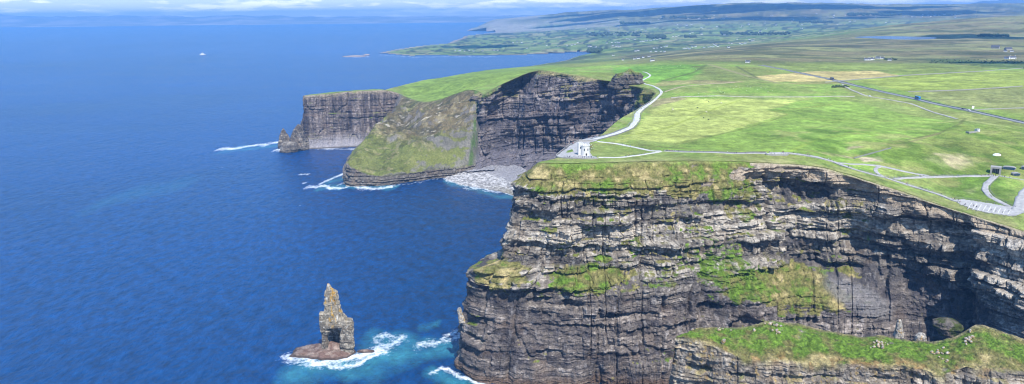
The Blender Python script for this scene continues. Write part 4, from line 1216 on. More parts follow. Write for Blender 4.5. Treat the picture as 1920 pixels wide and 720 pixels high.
tint = N('ShaderNodeMix'); tint.data_type = 'RGBA'; sx0 = N('ShaderNodeSeparateXYZ'); L(tc.outputs['Generated'], sx0.inputs[0]); tf = N('ShaderNodeMapRange'); tf.inputs['From Max'].default_value = .14; tf.inputs['To Min'].default_value = .3; tf.inputs['To Max'].default_value = .56; L(sx0.outputs['Z'], tf.inputs['Value']); L(tf.outputs[0], tint.inputs['Factor']); L(st.outputs[0], tint.inputs['A']); tint.inputs['B'].default_value = (1.9, 5.0, 11.5, 1)
L(tint.outputs['Result'], mx.inputs['A']); mx.inputs['B'].default_value = (13, 13, 12.7, 1)
L(mx.outputs['Result'], bg.inputs['Color']); bg.inputs['Strength'].default_value = .092

# air
mb = MB(); mb.box(-40000, 40000, -1500, 41000, -14, 560)
hm = bpy.data.materials.new('haze'); hm.use_nodes = True; nt = hm.node_tree
nt.nodes.remove(nt.nodes['Principled BSDF']); pv = nt.nodes.new('ShaderNodeVolumePrincipled')
pv.inputs['Color'].default_value = (.20, .50, 1.0, 1); pv.inputs['Density'].default_value = 5.0e-5
nt.links.new(pv.outputs[0], nt.nodes['Material Output'].inputs['Volume'])
hz = mb.build('haze', hm); tag(hz, kind='stuff')

cam = bpy.data.cameras.new('camera'); cam.sensor_fit = 'HORIZONTAL'; cam.sensor_width = 36; cam.lens = 36 * FPX / 1920
cam.clip_start = 1; cam.clip_end = 150000
co = bpy.data.objects.new('camera', cam); C.objects.link(co)
mw = Matrix.Identity(4)
for r in range(3):
    mw[r][0] = RV[r]; mw[r][1] = UV[r]; mw[r][2] = -F[r]
mw[2][3] = H
co.matrix_world = mw; scn.camera = co
vs = scn.view_settings; vs.view_transform = 'Standard'; vs.look = 'None'; vs.gamma = 1; vs.exposure = .58; vs.use_curve_mapping = False
scn.cycles.volume_bounces = 0; scn.cycles.max_bounces = 6; scn.cycles.use_denoising = True; scn.cycles.filter_width = 1.15
# ---------------------------------------------------------------- rocks in the water
def rock_mesh(name, rows, n, mat, colour, seed, D=None, centre=None, depth=.75, amp=1.0, strata=True, parent=None, recess=None, pts=None):
    """closed rock: rows of (z, cx, cy, rx, ry) from foot to top"""
    R = np.array(rows, float); k = 90 if n > 100 else 26
    t = np.linspace(0, 1, k); tr = (R[:, 0] - R[0, 0]) / (R[-1, 0] - R[0, 0])
    z = R[0, 0] + (R[-1, 0] - R[0, 0]) * t
    cx, cy, rx, ry = (np.interp(t, tr, R[:, i]) for i in (1, 2, 3, 4))
    th = np.linspace(0, 2 * np.pi, n, endpoint=False)
    C_, S_ = np.cos(th)[:, None], np.sin(th)[:, None]
    sq = (np.abs(C_) ** 3 + np.abs(S_) ** 3) ** (-1 / 3)          # blocky section
    X = cx + rx * sq * C_; Y = cy + ry * sq * S_; Z = np.broadcast_to(z, X.shape).copy()
    rad = np.stack([C_ + 0 * X, S_ + 0 * X], -1)
    a = th[:, None] * rx.mean() + 0 * X
    if strata:
        d, tone, hard, f, bi, hb = Beds(seed, scale=.55).eval(np.abs(((a / rx.mean() / np.pi + 1) % 2) - 1) * 30 + 0 * a, Z)
        cellv = _hash(np.floor(th / (2 * np.pi) * 17 + 0 * th)[:, None] + 0 * X, np.floor(Z / 9 + 3 * vn2(th[:, None] * 3, 0 * X, seed + 8)), 0 * X, seed + 9)
        d = .38 * (d - .6) + 3.4 * (cellv - .5) * min(1, rx.mean() / 8)
    else:
        d = 0 * X; tone = .45 + 0 * X
    size = max(rx.mean(), .3)
    d = amp * (d + .35 * size * (fbm3(X / (size * .7), Y / (size * .7), Z / (size * .7), seed + 3, 4) - .5) + .10 * size * (fbm3(X / (size * .18), Y / (size * .18), Z / (size * .14), seed + 4, 3) - .5))
    tip = sstep(1.0, .9, t)[None, :]
    if recess is not None:
        for rxp, rz, w, h, dep in recess:
            e = np.clip(1 - ((X - rxp) / w) ** 2 - ((Z - rz) / h) ** 2, 0, 1) ** .5 * (S_ < -.2)
            d = d - dep * e
    X = X + rad[..., 0] * d * (.35 + .65 * tip); Y = Y + rad[..., 1] * d * (.35 + .65 * tip)
    Z = Z + (1 - t)[None, :] * 0 + .25 * amp * (fbm3(X / 2, Y / 2, Z / 2, seed + 6, 2) - .5)
    # close the top
    Xc, Yc, Zc = X[:, -1].mean(), Y[:, -1].mean(), Z[:, -1].mean()
    X = np.concatenate([X, np.full((n, 1), Xc)], 1); Y = np.concatenate([Y, np.full((n, 1), Yc)], 1); Z = np.concatenate([Z, np.full((n, 1), Zc + .15 * size * amp)], 1)
    tone = np.concatenate([tone, tone[:, -1:]], 1)
    P = np.stack([X, Y, Z], -1)
    org = np.array([cx[0], cy[0], z[0]])
    o = grid_mesh(name, P - org, mat, colour(X, Y, Z, tone), closed_u=True)
    if parent: o.parent = parent; o.location = org - np.array(parent.location)
    else: o.location = org
    return o


def px_rows(rows, D, depth=.75, z0=None):
    out = []
    for py, l, r in rows:
        a, b = at_d(l, py, D), at_d(r, py, D)
        out.append((a[2], (a[0] + b[0]) / 2, D, (b[0] - a[0]) / 2, (b[0] - a[0]) / 2 * depth))
    out.sort(key=lambda q: q[0])
    if z0 is not None and out[0][0] > z0:
        out.insert(0, (z0,) + out[0][1:])
    return out


def stack_colour(X, Y, Z, tone):
    q = tone * .7 + .12 + .25 * sstep(22, 50, Z) + .5 * (fbm3(X / 5, Y / 5, Z / 2.5, 201, 4) - .5)
    c_ = rock_colour(q, Z, X, Y, X + Y)
    c_ = mixc(c_, np.array([.30, .26, .18]), sstep(20, 40, Z) * .4)
    c_ = mixc(c_, np.array([.45, .26, .04]), sstep(.63, .72, fbm3(X / 3, Y / 3, Z / 7, 202, 3) + .13 * sstep(54, 66, Z)) * sstep(20, 40, Z) * .8)
    return mixc(c_, np.array([.62, .60, .54]), sstep(.69, .74, fbm3(X / 2, Y / 2, Z / 2, 203, 3)) * .6)


def reef_colour(X, Y, Z, tone):
    c_ = mixc(np.broadcast_to(np.array([.15, .095, .075]), X.shape + (3,)), np.array([.25, .19, .155]), sstep(.4, .65, fbm3(X / 4, Y / 4, Z / 3, 204, 4)))
    return mixc(c_, np.array([.05, .04, .035]), (1 - sstep(.6, 1.8, Z)) * .8)


def dark_rock(X, Y, Z, tone):
    c_ = rock_colour(tone * .5 + .5 * (fbm3(X / 4, Y / 4, Z / 3, 205, 4) - .4), Z, X, Y, X + Y)
    return mixc(c_, np.array([.05, .045, .04]), (1 - sstep(2, 5, Z)) * .7)


def pale_rock(X, Y, Z, tone):
    q = fbm3(X / .9, Y / .9, Z / .9, 206, 3)
    c_ = mixc(np.broadcast_to(np.array([.40, .36, .30]), X.shape + (3,)), np.array([.20, .18, .16]), sstep(.45, .62, q))
    return mixc(c_, np.array([.45, .26, .06]), sstep(.62, .7, fbm3(X / 1.4, Y / 1.4, Z / 1.4, 207, 2)) * .7)


stk_rows = [(532, 615, 618), (535, 614, 621), (538, 614, 629), (541, 613, 632), (552, 613, 635), (566, 612, 639), (580, 610, 640), (588, 608, 643), (594, 603, 646), (603, 602, 654), (612, 601, 660), (626, 604, 660), (648, 605, 660), (668, 603, 662)]
SD = 640.0
base_c = at_d(625, 664, SD)
sea_stack = tag(empty('sea_stack', (base_c[0], SD, 0)), 'tall lone sea stack of grey and yellow lichened rock standing on a red brown reef', 'sea stack')
rc_ = at_d(626, 640, SD)
STK = dict(parent=sea_stack, amp=.62)
rock_mesh('pillar', px_rows([(541, 617, 624), (545, 615, 629), (554, 614.5, 632), (566, 614, 635), (578, 613, 638), (588, 610, 641), (596, 605, 648), (602, 604, 652), (608, 604, 655)], SD, .75), 150, M_ROCK, stack_colour, 211, **STK)
rock_mesh('spire', px_rows([(532, 614, 617), (536, 613, 620), (545, 612, 622), (562, 610, 623), (580, 609, 625), (600, 607, 628)], SD - 4, .8), 110, M_ROCK, stack_colour, 212, **STK)
rock_mesh('shoulder', px_rows([(585, 600, 608), (590, 600, 614), (602, 600, 617), (620, 602, 619)], SD - 5, .9), 110, M_ROCK, stack_colour, 218, **STK)
rock_mesh('shoulder', px_rows([(598, 648, 658), (602, 644, 661), (612, 641, 662), (628, 641, 660)], SD - 3, .9), 110, M_ROCK, stack_colour, 219, **STK)
rock_mesh('leg', px_rows([(598, 602, 619), (616, 603, 616), (636, 605, 614), (648, 605, 614), (668, 603, 616)], SD - 4, 1.0, -2), 110, M_ROCK, stack_colour, 220, **STK)
rock_mesh('leg', px_rows([(600, 636, 660), (618, 640, 661), (640, 640, 661), (652, 641, 662), (668, 640, 663)], SD - 3, .9, -2), 110, M_ROCK, stack_colour, 221, **STK)
rock_mesh('back_wall', px_rows([(600, 610, 648), (630, 610, 648), (668, 608, 650)], SD + 13, .25, -2), 110, M_ROCK, stack_colour, 222, **STK)
q = at_z(602, 668); ex = np.linalg.norm(at_z(668, 668) - at_z(536, 668)) / 2
rock_mesh('reef', [(-3, q[0], q[1] + 9, ex * 1.04, 17), (0, q[0], q[1] + 9, ex, 15), (2.2, q[0] + 2, q[1] + 10, ex * .86, 12), (4.0, q[0] + 6, q[1] + 11, ex * .6, 9), (5.0, q[0] + 8, q[1] + 11, ex * .3, 6)], 160, M_ROCK, reef_colour, 213, parent=sea_stack, strata=False, amp=1.25)
q = at_z(685, 661)
rock_mesh('reef_tail', [(-2, q[0], q[1] + 2, 9, 3.4), (.6, q[0], q[1] + 2, 8, 2.6), (1.8, q[0] - 1, q[1] + 2, 4, 1.6)], 60, M_ROCK, reef_colour, 215, parent=sea_stack, strata=False, amp=.5)

o = rock_mesh('rock_pinnacle', px_rows([(577, 859, 864), (582, 857, 866), (590, 859, 868), (604, 860, 874)], 603, .7), 60, M_ROCK, pale_rock, 217, amp=1.2, strata=False)
tag(o, 'small yellow lichened rock spike on the left edge of the near cliff', 'rock')
for nm, rows, D, sd_, lb in (
    ('sea_rock', [(241, 530, 532), (247, 528, 535), (256, 525, 540), (266, 524, 544), (272, 523, 546)], 1742, 221, 'dark pointed sea rock at the foot of the far headland beside the white wave streak'),
    ('sea_rock', [(234, 557, 562), (240, 553, 566), (250, 548, 570), (262, 544, 574), (275, 542, 580)], 1722, 223, 'dark broad buttress rock joined to the left corner of the far headland'),
    ('sea_rock', [(267, 531, 555), (270, 529, 557), (277, 528, 559), (280, 527, 561)], 1695, 225, 'low flat dark sea rock below the pointed spike with surf around it')):
    tag(rock_mesh(nm, px_rows(rows, D, .8, -3), 110, M_ROCK, dark_rock, sd_, amp=.9), lb, 'rock')
for (cx_, cy_, hw, lb) in ((664, 106, 24, 'longer low tan reef showing above the sea off the distant point'), (687, 103.5, 7, 'short low reef fragment just right of the long reef off the distant point')):
    q = at_z(cx_, cy_); hwm = hw * H / (FPX * math.tan(PITCH - math.atan((360 - cy_) / FPX)))
    tag(rock_mesh('reef', [(-3, q[0], q[1], hwm, 45), (2, q[0], q[1], hwm * .92, 36), (6, q[0] + hwm * .1, q[1], hwm * .6, 20), (8, q[0] + hwm * .1, q[1], hwm * .3, 10)], 60, M_ROCK,
                  lambda X, Y, Z, t: mixc(np.broadcast_to(np.array([.34, .26, .20]), X.shape + (3,)), np.array([.08, .07, .06]), 1 - sstep(.5, 2.5, Z)), 227, strata=False, amp=.12), lb, 'reef')

# mossy block under the overhang of the right-hand bay
mossy = lambda X, Y, Z, t: mixc(dark_rock(X, Y, Z + 50, t) * .8, np.array([.05, .065, .016]), sstep(.46, .58, fbm3(X / 4, Y / 4, Z / 3, 208, 4)))
tag(rock_mesh('boulder', px_rows([(600, 1762, 1788), (604, 1754, 1798), (611, 1752, 1802), (618, 1758, 1800), (626, 1762, 1796)], 556, .9), 100, M_ROCK, mossy, 229, amp=1.5, strata=False), 'big dark mossy boulder lodged in the hollow of the right bay above the spur', 'boulder')
for rows, D, lb in (([(599, 1684, 1689), (606, 1682, 1691), (616, 1680, 1692), (632, 1676, 1693)], 476, 'yellow stained rock pinnacle rising behind the middle of the near spur'),
                    ([(625, 1722, 1733), (630, 1717, 1735), (642, 1715, 1736)], 470, 'pale square rock block at the back edge of the spur beside the dark hollow')):
    tag(rock_mesh('rock_pinnacle', px_rows(rows, D, .8), 56, M_ROCK, pale_rock, 231 + len(lb), amp=1.3, strata=False), lb, 'rock')

g_ = ray_land([(1182, 156)])[0]; Dk = g_[1] - 8
tag(rock_mesh('crag', px_rows([(135, 1170, 1190), (137, 1160, 1198), (142, 1152, 1203), (149, 1147, 1205), (157, 1142, 1207), (166, 1140, 1209)], Dk, .5), 120, M_ROCK, lambda X, Y, Z, t: mixc(dark_rock(X, Y, Z, t) * .75, np.array([.14, .16, .045]), sstep(.62, .8, (Z - Z.min()) / (Z.max() - Z.min()) + .5 * (fbm3(X / 8, Y / 8, Z / 5, 209, 3) - .5))), 233, amp=1.6), 'dark rocky crag standing beside the top bend of the white climbing path', 'crag')

# loose rocks on the spur
spx, spy, _ = project(SPUR_P); SP_OK = (SPUR_LEV > 2.0) & (SPUR_LEV < 4.1)
rock_src = []
for sd_ in (241, 242, 243):
    r_ = rock_mesh('rock', [(-.5, 0, 0, .8, .7), (.1, 0, 0, 1.0, .85), (.7, .1, .05, .8, .65), (1.0, .1, .1, .4, .35)], 18, M_ROCK, pale_rock, sd_, strata=False, amp=.8)
    rock_src.append(r_)
used = [False] * 3
GROUPS = [((1648, 646), (16, 9), 18, 'pale rock in the tumbled heap on the spur turf below the yellow pinnacle', 'rocks of the heap below the pinnacle'),
          ((1762, 664), (13, 11), 12, 'orange flecked rock in the outcrop on the spur turf left of the end hump', 'rocks of the orange flecked outcrop'),
          ((1816, 637), (12, 12), 10, 'pale rock scattered down the slope of the right end hump of the spur', 'rocks on the end hump slope'),
          ((1449, 609), (14, 4), 9, 'pale rock in the cluster on the crest of the spur turf', 'rocks on the spur crest'),
          ((1452, 624), (8, 4), 5, 'flat pale rock lying just below the crest cluster of the spur', 'rocks below the spur crest'),
          ((1350, 618), (60, 5), 7, 'small pale stone along the back edge of the spur turf', 'stones along the spur back edge')]
for (cx_, cy_), (wx_, wy_), n_, lb, gp in GROUPS:
    for k in range(n_):
        x = cx_ + random.gauss(0, .55) * wx_; y = cy_ + random.gauss(0, .55) * wy_
        (i, j), = near_idx(spx, spy, [(x, y)], SP_OK)
        s_ = random.randrange(3)
        r_ = rock_src[s_] if not used[s_] else rock_src[s_].copy()
        if used[s_]: C.objects.link(r_)
        used[s_] = True
        r_.location = SPUR_P[i, j] + np.array([0, 0, .15]); sc_ = random.uniform(.45, 1.25)
        r_.scale = (sc_ * random.uniform(.8, 1.3), sc_, sc_ * random.uniform(.7, 1.1)); r_.rotation_euler = (random.uniform(-.4, .4), random.uniform(-.4, .4), random.uniform(0, 6.28))
        tag(r_, lb, 'rock', gp)
(i, j), = near_idx(spx, spy, [(1355, 643)], SP_OK)
r_ = rock_src[0].copy(); C.objects.link(r_); r_.location = SPUR_P[i, j]; r_.scale = (1.7, 1.4, 2.2); tag(r_, 'single white boulder on the left slope of the spur above its brown grass', 'rock')
if 'group' in r_: del r_['group']

# ---------------------------------------------------------------- beach
def build_beach():
    sh = [(826, 331), (845, 340), (865, 347), (890, 351), (915, 355), (940, 360), (965, 367), (990, 375), (1030, 384), (1110, 398), (1200, 408)]
    bk = [(868, 322), (885, 318.5), (900, 318), (915, 319), (935, 326), (955, 334), (975, 342), (1000, 350), (1040, 358), (1120, 362), (1220, 362)]
    n = 260
    s_ = np.array([at_z(*p) for p in sh]); b_ = np.array([at_z(p[0], p[1], 9.0) for p in bk])
    t = np.linspace(0, 1, n); k = np.linspace(0, 1, len(sh))
    A = np.stack([np.interp(t, k, s_[:, i]) for i in range(3)], -1); B = np.stack([np.interp(t, k, b_[:, i]) for i in range(3)], -1)
    m = 120; u = np.linspace(-.12, 2.4, m)
    P = A[:, None] + (B - A)[:, None] * u[None, :, None]
    P[..., 2] = (9 * np.clip(u, -1, 1) + 2.0 * np.clip(u - 1, 0, 2))[None, :] + 2.4 * (fbm2(P[..., 0] / 5, P[..., 1] / 5, 171, 3) - .45) * sstep(-.05, .1, u)[None, :] + 1.2 * (fbm2(P[..., 0] / 2, P[..., 1] / 2, 172, 2) - .5)
    X, Y, Z = P[..., 0], P[..., 1], P[..., 2]
    c_ = mixc(np.broadcast_to(np.array([.20, .19, .18]), P.shape), np.array([.46, .44, .42]), sstep(.35, .65, fbm2(X / 3.5, Y / 3.5, 173, 3)))
    c_ = mixc(c_, np.array([.16, .14, .09]), (1 - sstep(.1, .42, u[None, :] + .25 * (fbm2(X / 25, Y / 25, 174, 3) - .5) + 0 * X)) * sstep(.3, .6, t)[:, None] * .75)
    c_ = mixc(c_, np.array([.22, .21, .22]), sstep(.7, 1.0, u[None, :] + 0 * X) * .8)
    tag(grid_mesh('beach', P, M_ROCK, c_), kind='structure')


build_beach()

# lake on the moor
mb = MB(); mb.face([(LAKE[0] + LAKE_R[0] * math.cos(t) * (1 + .12 * math.sin(3 * t + 1)), LAKE[1] + LAKE_R[1] * math.sin(t) * (1 + .1 * math.sin(2 * t)), LAKE[2] - .9) for t in np.linspace(0, 2 * math.pi, 80, endpoint=False)])
m_, nt, b_, N, L = new_mat('lake_water'); b_.inputs['Base Color'].default_value = (.01, .05, .13, 1); b_.inputs['Roughness'].default_value = .25; b_.inputs['Specular IOR Level'].default_value = .2
tc_ = N('ShaderNodeTexCoord'); bp_ = N('ShaderNodeBump'); bp_.inputs['Strength'].default_value = .6; L(noise_node(N, L, tc_.outputs['Object'], .3), bp_.inputs['Height']); L(bp_.outputs[0], b_.inputs['Normal'])
tag(mb.build('lake', m_), kind='structure')
# ---------------------------------------------------------------- paths, road, walls
M_PAVE = flat_mat('pale_paving', (.48, .465, .44), .9, .25, .6)
M_PATH = flat_mat('path_flags', (.33, .315, .295), .9, .3, .6)
M_GRAVEL = flat_mat('gravel', (.36, .33, .28), .95, .2, .8)
M_ROAD = flat_mat('asphalt', (.24, .24, .24), .9, .5, .2)
M_STONE = flat_mat('wall_stone', (.30, .285, .26), .92, 1.2, .45)
M_SLAB = flat_mat('upright_slabs', (.21, .205, .20), .9, 1.0, .45)
M_PALE = flat_mat('pale_stone', (.58, .565, .53), .9, .7, .12)  # one even pale stone tone, shared by the tower and the ruin walls
M_GLASS = flat_mat('dark_glass', (.03, .05, .07), .15, 1, .1, spec=.6)
M_DARK = flat_mat('dark_opening', (.02, .02, .022), .9, 1, .1)
M_METAL = flat_mat('grey_metal', (.4, .41, .42), .45, 1, .1, metal=.6)
M_WHITE = flat_mat('white_paint', (.78, .78, .76), .6, .8, .08)
M_SLATE = flat_mat('slate_roof', (.075, .078, .09), .8, 1.2, .25)
M_STEP = flat_mat('step_edge', (.60, .58, .55), .85, 1.2, .12)


def dense_px(pl, step=4):
    out = []
    for a_, b_ in zip(pl[:-1], pl[1:]):
        n = max(1, int(math.hypot(b_[0] - a_[0], (b_[1] - a_[1]) * 3) / step))
        for t in range(n): out.append((lerp(a_[0], b_[0], t / n), lerp(a_[1], b_[1], t / n)))
    out.append(pl[-1]); return out


def on_land(pl, step=4, sm=3):
    W = ray_land(dense_px(pl, step)); W[:, :2] = smooth_axis(W[:, :2], sm, 0) if len(W) > 2 * sm + 2 else W[:, :2]
    W[:, 2] = z_land(W[:, 0].copy(), W[:, 1].copy()); return W


def sides(W):
    T = np.gradient(W[:, :2], axis=0); T /= np.linalg.norm(T, axis=1, keepdims=True) + 1e-9
    return np.stack([-T[:, 1], T[:, 0]], -1)


def strip(name, W, width, mat, lift=.35):
    Nn = sides(W); k = np.linspace(-.5, .5, 5)
    wd = np.full(len(W), width) if np.isscalar(width) else np.interp(np.linspace(0, 1, len(W)), np.linspace(0, 1, len(width)), width)
    sl_ = np.concatenate([[0], np.cumsum(np.linalg.norm(np.diff(W[:, :2], axis=0), axis=1))])
    wd = wd * (.72 + .56 * fbm2(sl_ / 9, sl_ * 0, len(W), 3))
    X = W[:, None, 0] + Nn[:, None, 0] * k[None] * wd[:, None]; Y = W[:, None, 1] + Nn[:, None, 1] * k[None] * wd[:, None]
    Z = np.maximum(z_land(X, Y), W[:, 2:3]) + lift
    X = np.concatenate([X[:, :1], X, X[:, -1:]], 1); Y = np.concatenate([Y[:, :1], Y, Y[:, -1:]], 1); Z = np.concatenate([Z[:, :1] - 1.2, Z, Z[:, -1:] - 1.2], 1)
    return tag(grid_mesh(name, np.stack([X, Y, Z], -1)[:, ::-1], mat, smooth=True), kind='structure')


def area(name, poly_px, mat, lift=.3, cell=1.5):
    W = on_land(poly_px + poly_px[:1], 3, 0)[:-1]
    lo, hi = W.min(0), W.max(0)
    xs = np.arange(lo[0] - 1, hi[0] + 1, cell); ys = np.arange(lo[1] - 1, hi[1] + 1, cell)
    X, Y = np.meshgrid(xs, ys, indexing='ij'); m = inside(X, Y, W[:, :2])
    me = grid_mesh(name, np.stack([X, Y, z_land(X, Y) + lift], -1), mat, keep=m, smooth=True)
    return tag(me, kind='structure')


def wall(name, W, off, h, th, mat, label, cat, lift=.0, posts=0.0, rail=False):
    Nn = sides(W); Q = W[:, :2] + Nn * off; z = z_land(Q[:, 0].copy(), Q[:, 1].copy()) + lift
    A = Q + Nn * th / 2; B = Q - Nn * th / 2
    jag = .18 * h * (vn2(np.arange(len(Q)) * .9, np.arange(len(Q)) * 0., 301) - .5)
    P = np.stack([np.c_[A, z - .6], np.c_[A, z + h + jag], np.c_[B, z + h + jag], np.c_[B, z - .6]], 1)
    return tag(grid_mesh(name, P, mat), label, cat)


def fence(W, off, h, label, step=5.0):
    """post and rail fence: a thing with its posts and rails as parts"""
    Nn = sides(W); Q = W[:, :2] + Nn * off
    s = np.concatenate([[0], np.cumsum(np.linalg.norm(np.diff(Q, axis=0), axis=1))])
    n = max(2, int(min(s[-1] / step, 60))); u = np.linspace(0, s[-1], n)
    x = np.interp(u, s, Q[:, 0]); y = np.interp(u, s, Q[:, 1]); z = z_land(x.copy(), y.copy())
    root = tag(empty('fence', (x[0], y[0], z[0])), label, 'fence'); o_ = np.array([x[0], y[0], z[0]])
    src = None
    for i in range(n):
        if src is None:
            mb = MB(); mb.box(-.12, .12, -.12, .12, -.4, h + .15); src = p = mb.build('post', M_SLAB, root)
        else:
            p = src.copy(); C.objects.link(p); p.parent = root
        p.location = np.array([x[i], y[i], z[i]]) - o_
    for hh in (h * .5, h):
        mb = MB()
        for i in range(n - 1): mb.tube(np.array([x[i], y[i], z[i] + hh]) - o_, np.array([x[i + 1], y[i + 1], z[i + 1] + hh]) - o_, .07, 5)
        mb.build('rail', M_SLAB, root)
    return root


PATHS = dict(
    low=[(1800, 378), (1790, 376.5), (1767, 367), (1720, 352), (1690, 343), (1660, 333), (1633, 326.5), (1600, 317), (1580, 310), (1563, 303), (1533, 295), (1510, 291), (1480, 287), (1440, 286.5)],
    mid=[(1440, 288.5), (1415, 287.5), (1385, 288.5), (1335, 286), (1285, 285.5), (1242, 283.5)],
    loop_low=[(1242, 284), (1225, 287), (1200, 291), (1160, 296), (1120, 295.5)],
    loop_up=[(1242, 283.5), (1222, 283.5), (1190, 276.5), (1155, 269.5), (1118, 265.5)],
    north=[(1114, 262), (1140, 255), (1157, 250), (1183, 239), (1193, 226), (1195, 212), (1205, 203), (1225, 190), (1241, 175), (1239, 169.5), (1225, 161), (1206, 157), (1200, 152), (1213, 147), (1221, 142), (1215, 137), (1203, 134.5)],
    up=[(1570, 306), (1600, 308), (1625, 309), (1650, 311.5), (1687, 320), (1725, 328), (1745, 331)],
    up2=[(1672, 335.5), (1700, 334), (1733, 332.5), (1800, 331), (1843, 330.5), (1866, 329)],
    link=[(1650, 312), (1640, 317), (1643, 324), (1658, 334)],
    down=[(1866, 329), (1860, 336), (1849, 345), (1846, 356), (1856, 369), (1875, 379), (1898, 390)],
    right=[(1908, 396), (1912, 380), (1920, 362), (1940, 345), (1970, 335)],
    cross=[(1870, 329), (1890, 333), (1920, 338), (1960, 343)],
    track=[(1256, 184), (1280, 181.5), (1347, 180), (1413, 182), (1513, 182), (1570, 180.5), (1605, 181.5)],
    lane=[(1578, 157), (1590, 166), (1623, 180), (1667, 187), (1710, 195), (1747, 210), (1797, 224)],
    old=[(1244, 173), (1280, 162), (1330, 157.5), (1380, 154.5)],
    road=[(1423, 122), (1467, 130), (1513, 140), (1553, 148), (1580, 155), (1613, 163), (1647, 171), (1680, 178), (1717, 186), (1747, 193.5), (1780, 200.5), (1813, 207), (1863, 218), (1920, 231), (1990, 247)])
WL = {k: on_land(v) for k, v in PATHS.items()}
strip('path', WL['low'], 3.6, M_PATH); strip('path', WL['mid'], 2.8, M_PATH); strip('path', WL['loop_low'], 3.6, M_PAVE); strip('path', WL['loop_up'], 4.0, M_PAVE)
strip('path', WL['north'], [8, 7.5, 6, 8, 6, 4.5, 4, 3.5, 3.5, 3.5], M_PAVE, .5); strip('path', WL['up'], 3.6, M_PATH, .42); strip('path', WL['up2'], 3.2, M_PATH, .38); strip('path', WL['link'], 3.2, M_PATH, .46)
strip('path', WL['down'], 5.0, M_PATH); strip('path', WL['right'], 8, M_PATH); strip('path', WL['cross'], 2.2, M_PATH)
strip('track', WL['track'], 3.2, M_GRAVEL, .5); strip('track', WL['lane'], 3.2, M_GRAVEL, .5); strip('track', WL['old'], 3.5, flat_mat('worn_earth', (.33, .27, .17), .95, .5, .25), .45)
strip('road', WL['road'], 5.2, M_ROAD, .5)
area('terrace', [(1041, 293), (1050, 286), (1057, 281), (1066, 274), (1079, 267), (1090, 262), (1102, 259), (1117, 256), (1131, 258), (1118, 265.5), (1107, 268), (1108, 285), (1113, 293), (1124, 297), (1100, 297.5), (1075, 296.5), (1050, 295.5)], M_PATH, .32)
area('plaza', [(1786, 375), (1803, 373), (1850, 380), (1898, 389), (1914, 376), (1925, 366), (1950, 362), (1940, 394), (1912, 404), (1900, 407), (1880, 404), (1850, 400), (1825, 394), (1800, 384)], M_PATH, .30)
tag(area('lawn', [(1058, 287), (1064, 282.5), (1075, 278.5), (1076, 285), (1066, 287.5)], M_TURF, .45), kind='structure')
at_ = bpy.data.objects['lawn'].data.attributes.new('albedo', 'FLOAT_COLOR', 'POINT')
at_.data.foreach_set('color', np.tile(np.array([.16, .24, .04, 1], np.float32), len(bpy.data.objects['lawn'].data.vertices)))
# pale step edges across the plaza
for k in range(9):
    x0 = 1822 + k * 9.0
    W = on_land([(x0, 381 + k * 1.7), (x0 - 8 + k * .4, 393 + k * 1.3)], 2, 0)
    strip('step', W, .35, M_STEP, .5)

wall('stone_wall', WL['low'], 3.0, .6, .5, M_STONE, 'long low flagstone wall along the cliff side of the lower path', 'wall')
wall('stone_wall', WL['mid'], -2.6, 1.0, .5, M_SLAB, 'low dark wall along the flat path between tower and viewing bay', 'wall')
wall('stone_wall', WL['north'][: int(len(WL['north']) * .62)], 5.2, .8, .5, M_SLAB, 'low wall on the cliff side of the white path climbing north of the tower', 'wall')
wall('stone_wall', WL['north'][: int(len(WL['north']) * .5)], -5.2, 1.1, .5, M_SLAB, 'low wall on the field side of the white path climbing north of the tower', 'wall')
te = on_land([(1124, 298), (1100, 298.6), (1075, 297.8), (1050, 296.8), (1040, 293.5), (1050, 285), (1057, 280), (1066, 273), (1079, 266), (1092, 261)])
wall('stone_wall', te, 0, .9, .5, M_STONE, 'curved stone parapet round the cliff side of the tower terrace', 'wall')
wall('stone_wall', on_land([(1084, 266.2), (1095, 265.6), (1112, 265.8)], 2, 1), 0, 2.0, .8, M_STONE, 'short straight grey wall across the terrace behind the tower', 'wall')
wall('stone_wall', WL['road'], 5.2, 1.1, .5, M_STONE, 'long dry stone wall on the far side of the road with the buses', 'wall')
wall('stone_wall', WL['road'], -5.2, .6, .5, M_STONE, 'long dry stone wall on the near side of the road with the buses', 'wall')
wall('stone_wall', on_land([(1545, 155), (1600, 150), (1650, 146), (1692, 142), (1840, 134), (1920, 128)]), 0, 1.4, .9, M_STONE, 'thin field wall running right from the tan hay field to the photo edge', 'wall')
wall('stone_wall', on_land([(1700, 172.5), (1760, 171), (1800, 169.5), (1860, 166), (1920, 162)]), 0, 1.4, .9, M_STONE, 'thin field wall running right behind the bright blue bus', 'wall')
wall('stone_wall', on_land([(1824, 207), (1860, 205), (1920, 203), (1980, 203)]), 0, 1.3, .8, M_STONE, 'pale field wall leaving the road beside the white sign', 'wall')
wall('stone_wall', on_land([(1600, 298), (1625, 291), (1650, 284), (1672, 278)], 3), 0, 1.1, .6, M_SLAB, 'old stone wall slanting up the slope above the path fork', 'wall')
fence(WL['up2'], 2.0, 1.2, 'grey post and rail fence along the level path to the visitor entrance')
fence(WL['down'], 3.6, 1.2, 'grey post and rail fence on the outer side of the curving path below the entrance')
fence(WL['low'][: int(len(WL['low']) * .55)], -3.0, 1.2, 'grey post and rail fence on the grass side of the lower path')
fence(on_land([(1790, 371), (1850, 379), (1896, 388)]), 0, 1.2, 'grey rail fence along the upper edge of the plaza')
fence(on_land([(1798, 386), (1825, 395.5), (1850, 401.5), (1880, 406), (1902, 408.5)]), 0, 1.2, 'grey rail fence along the cliff edge of the plaza')

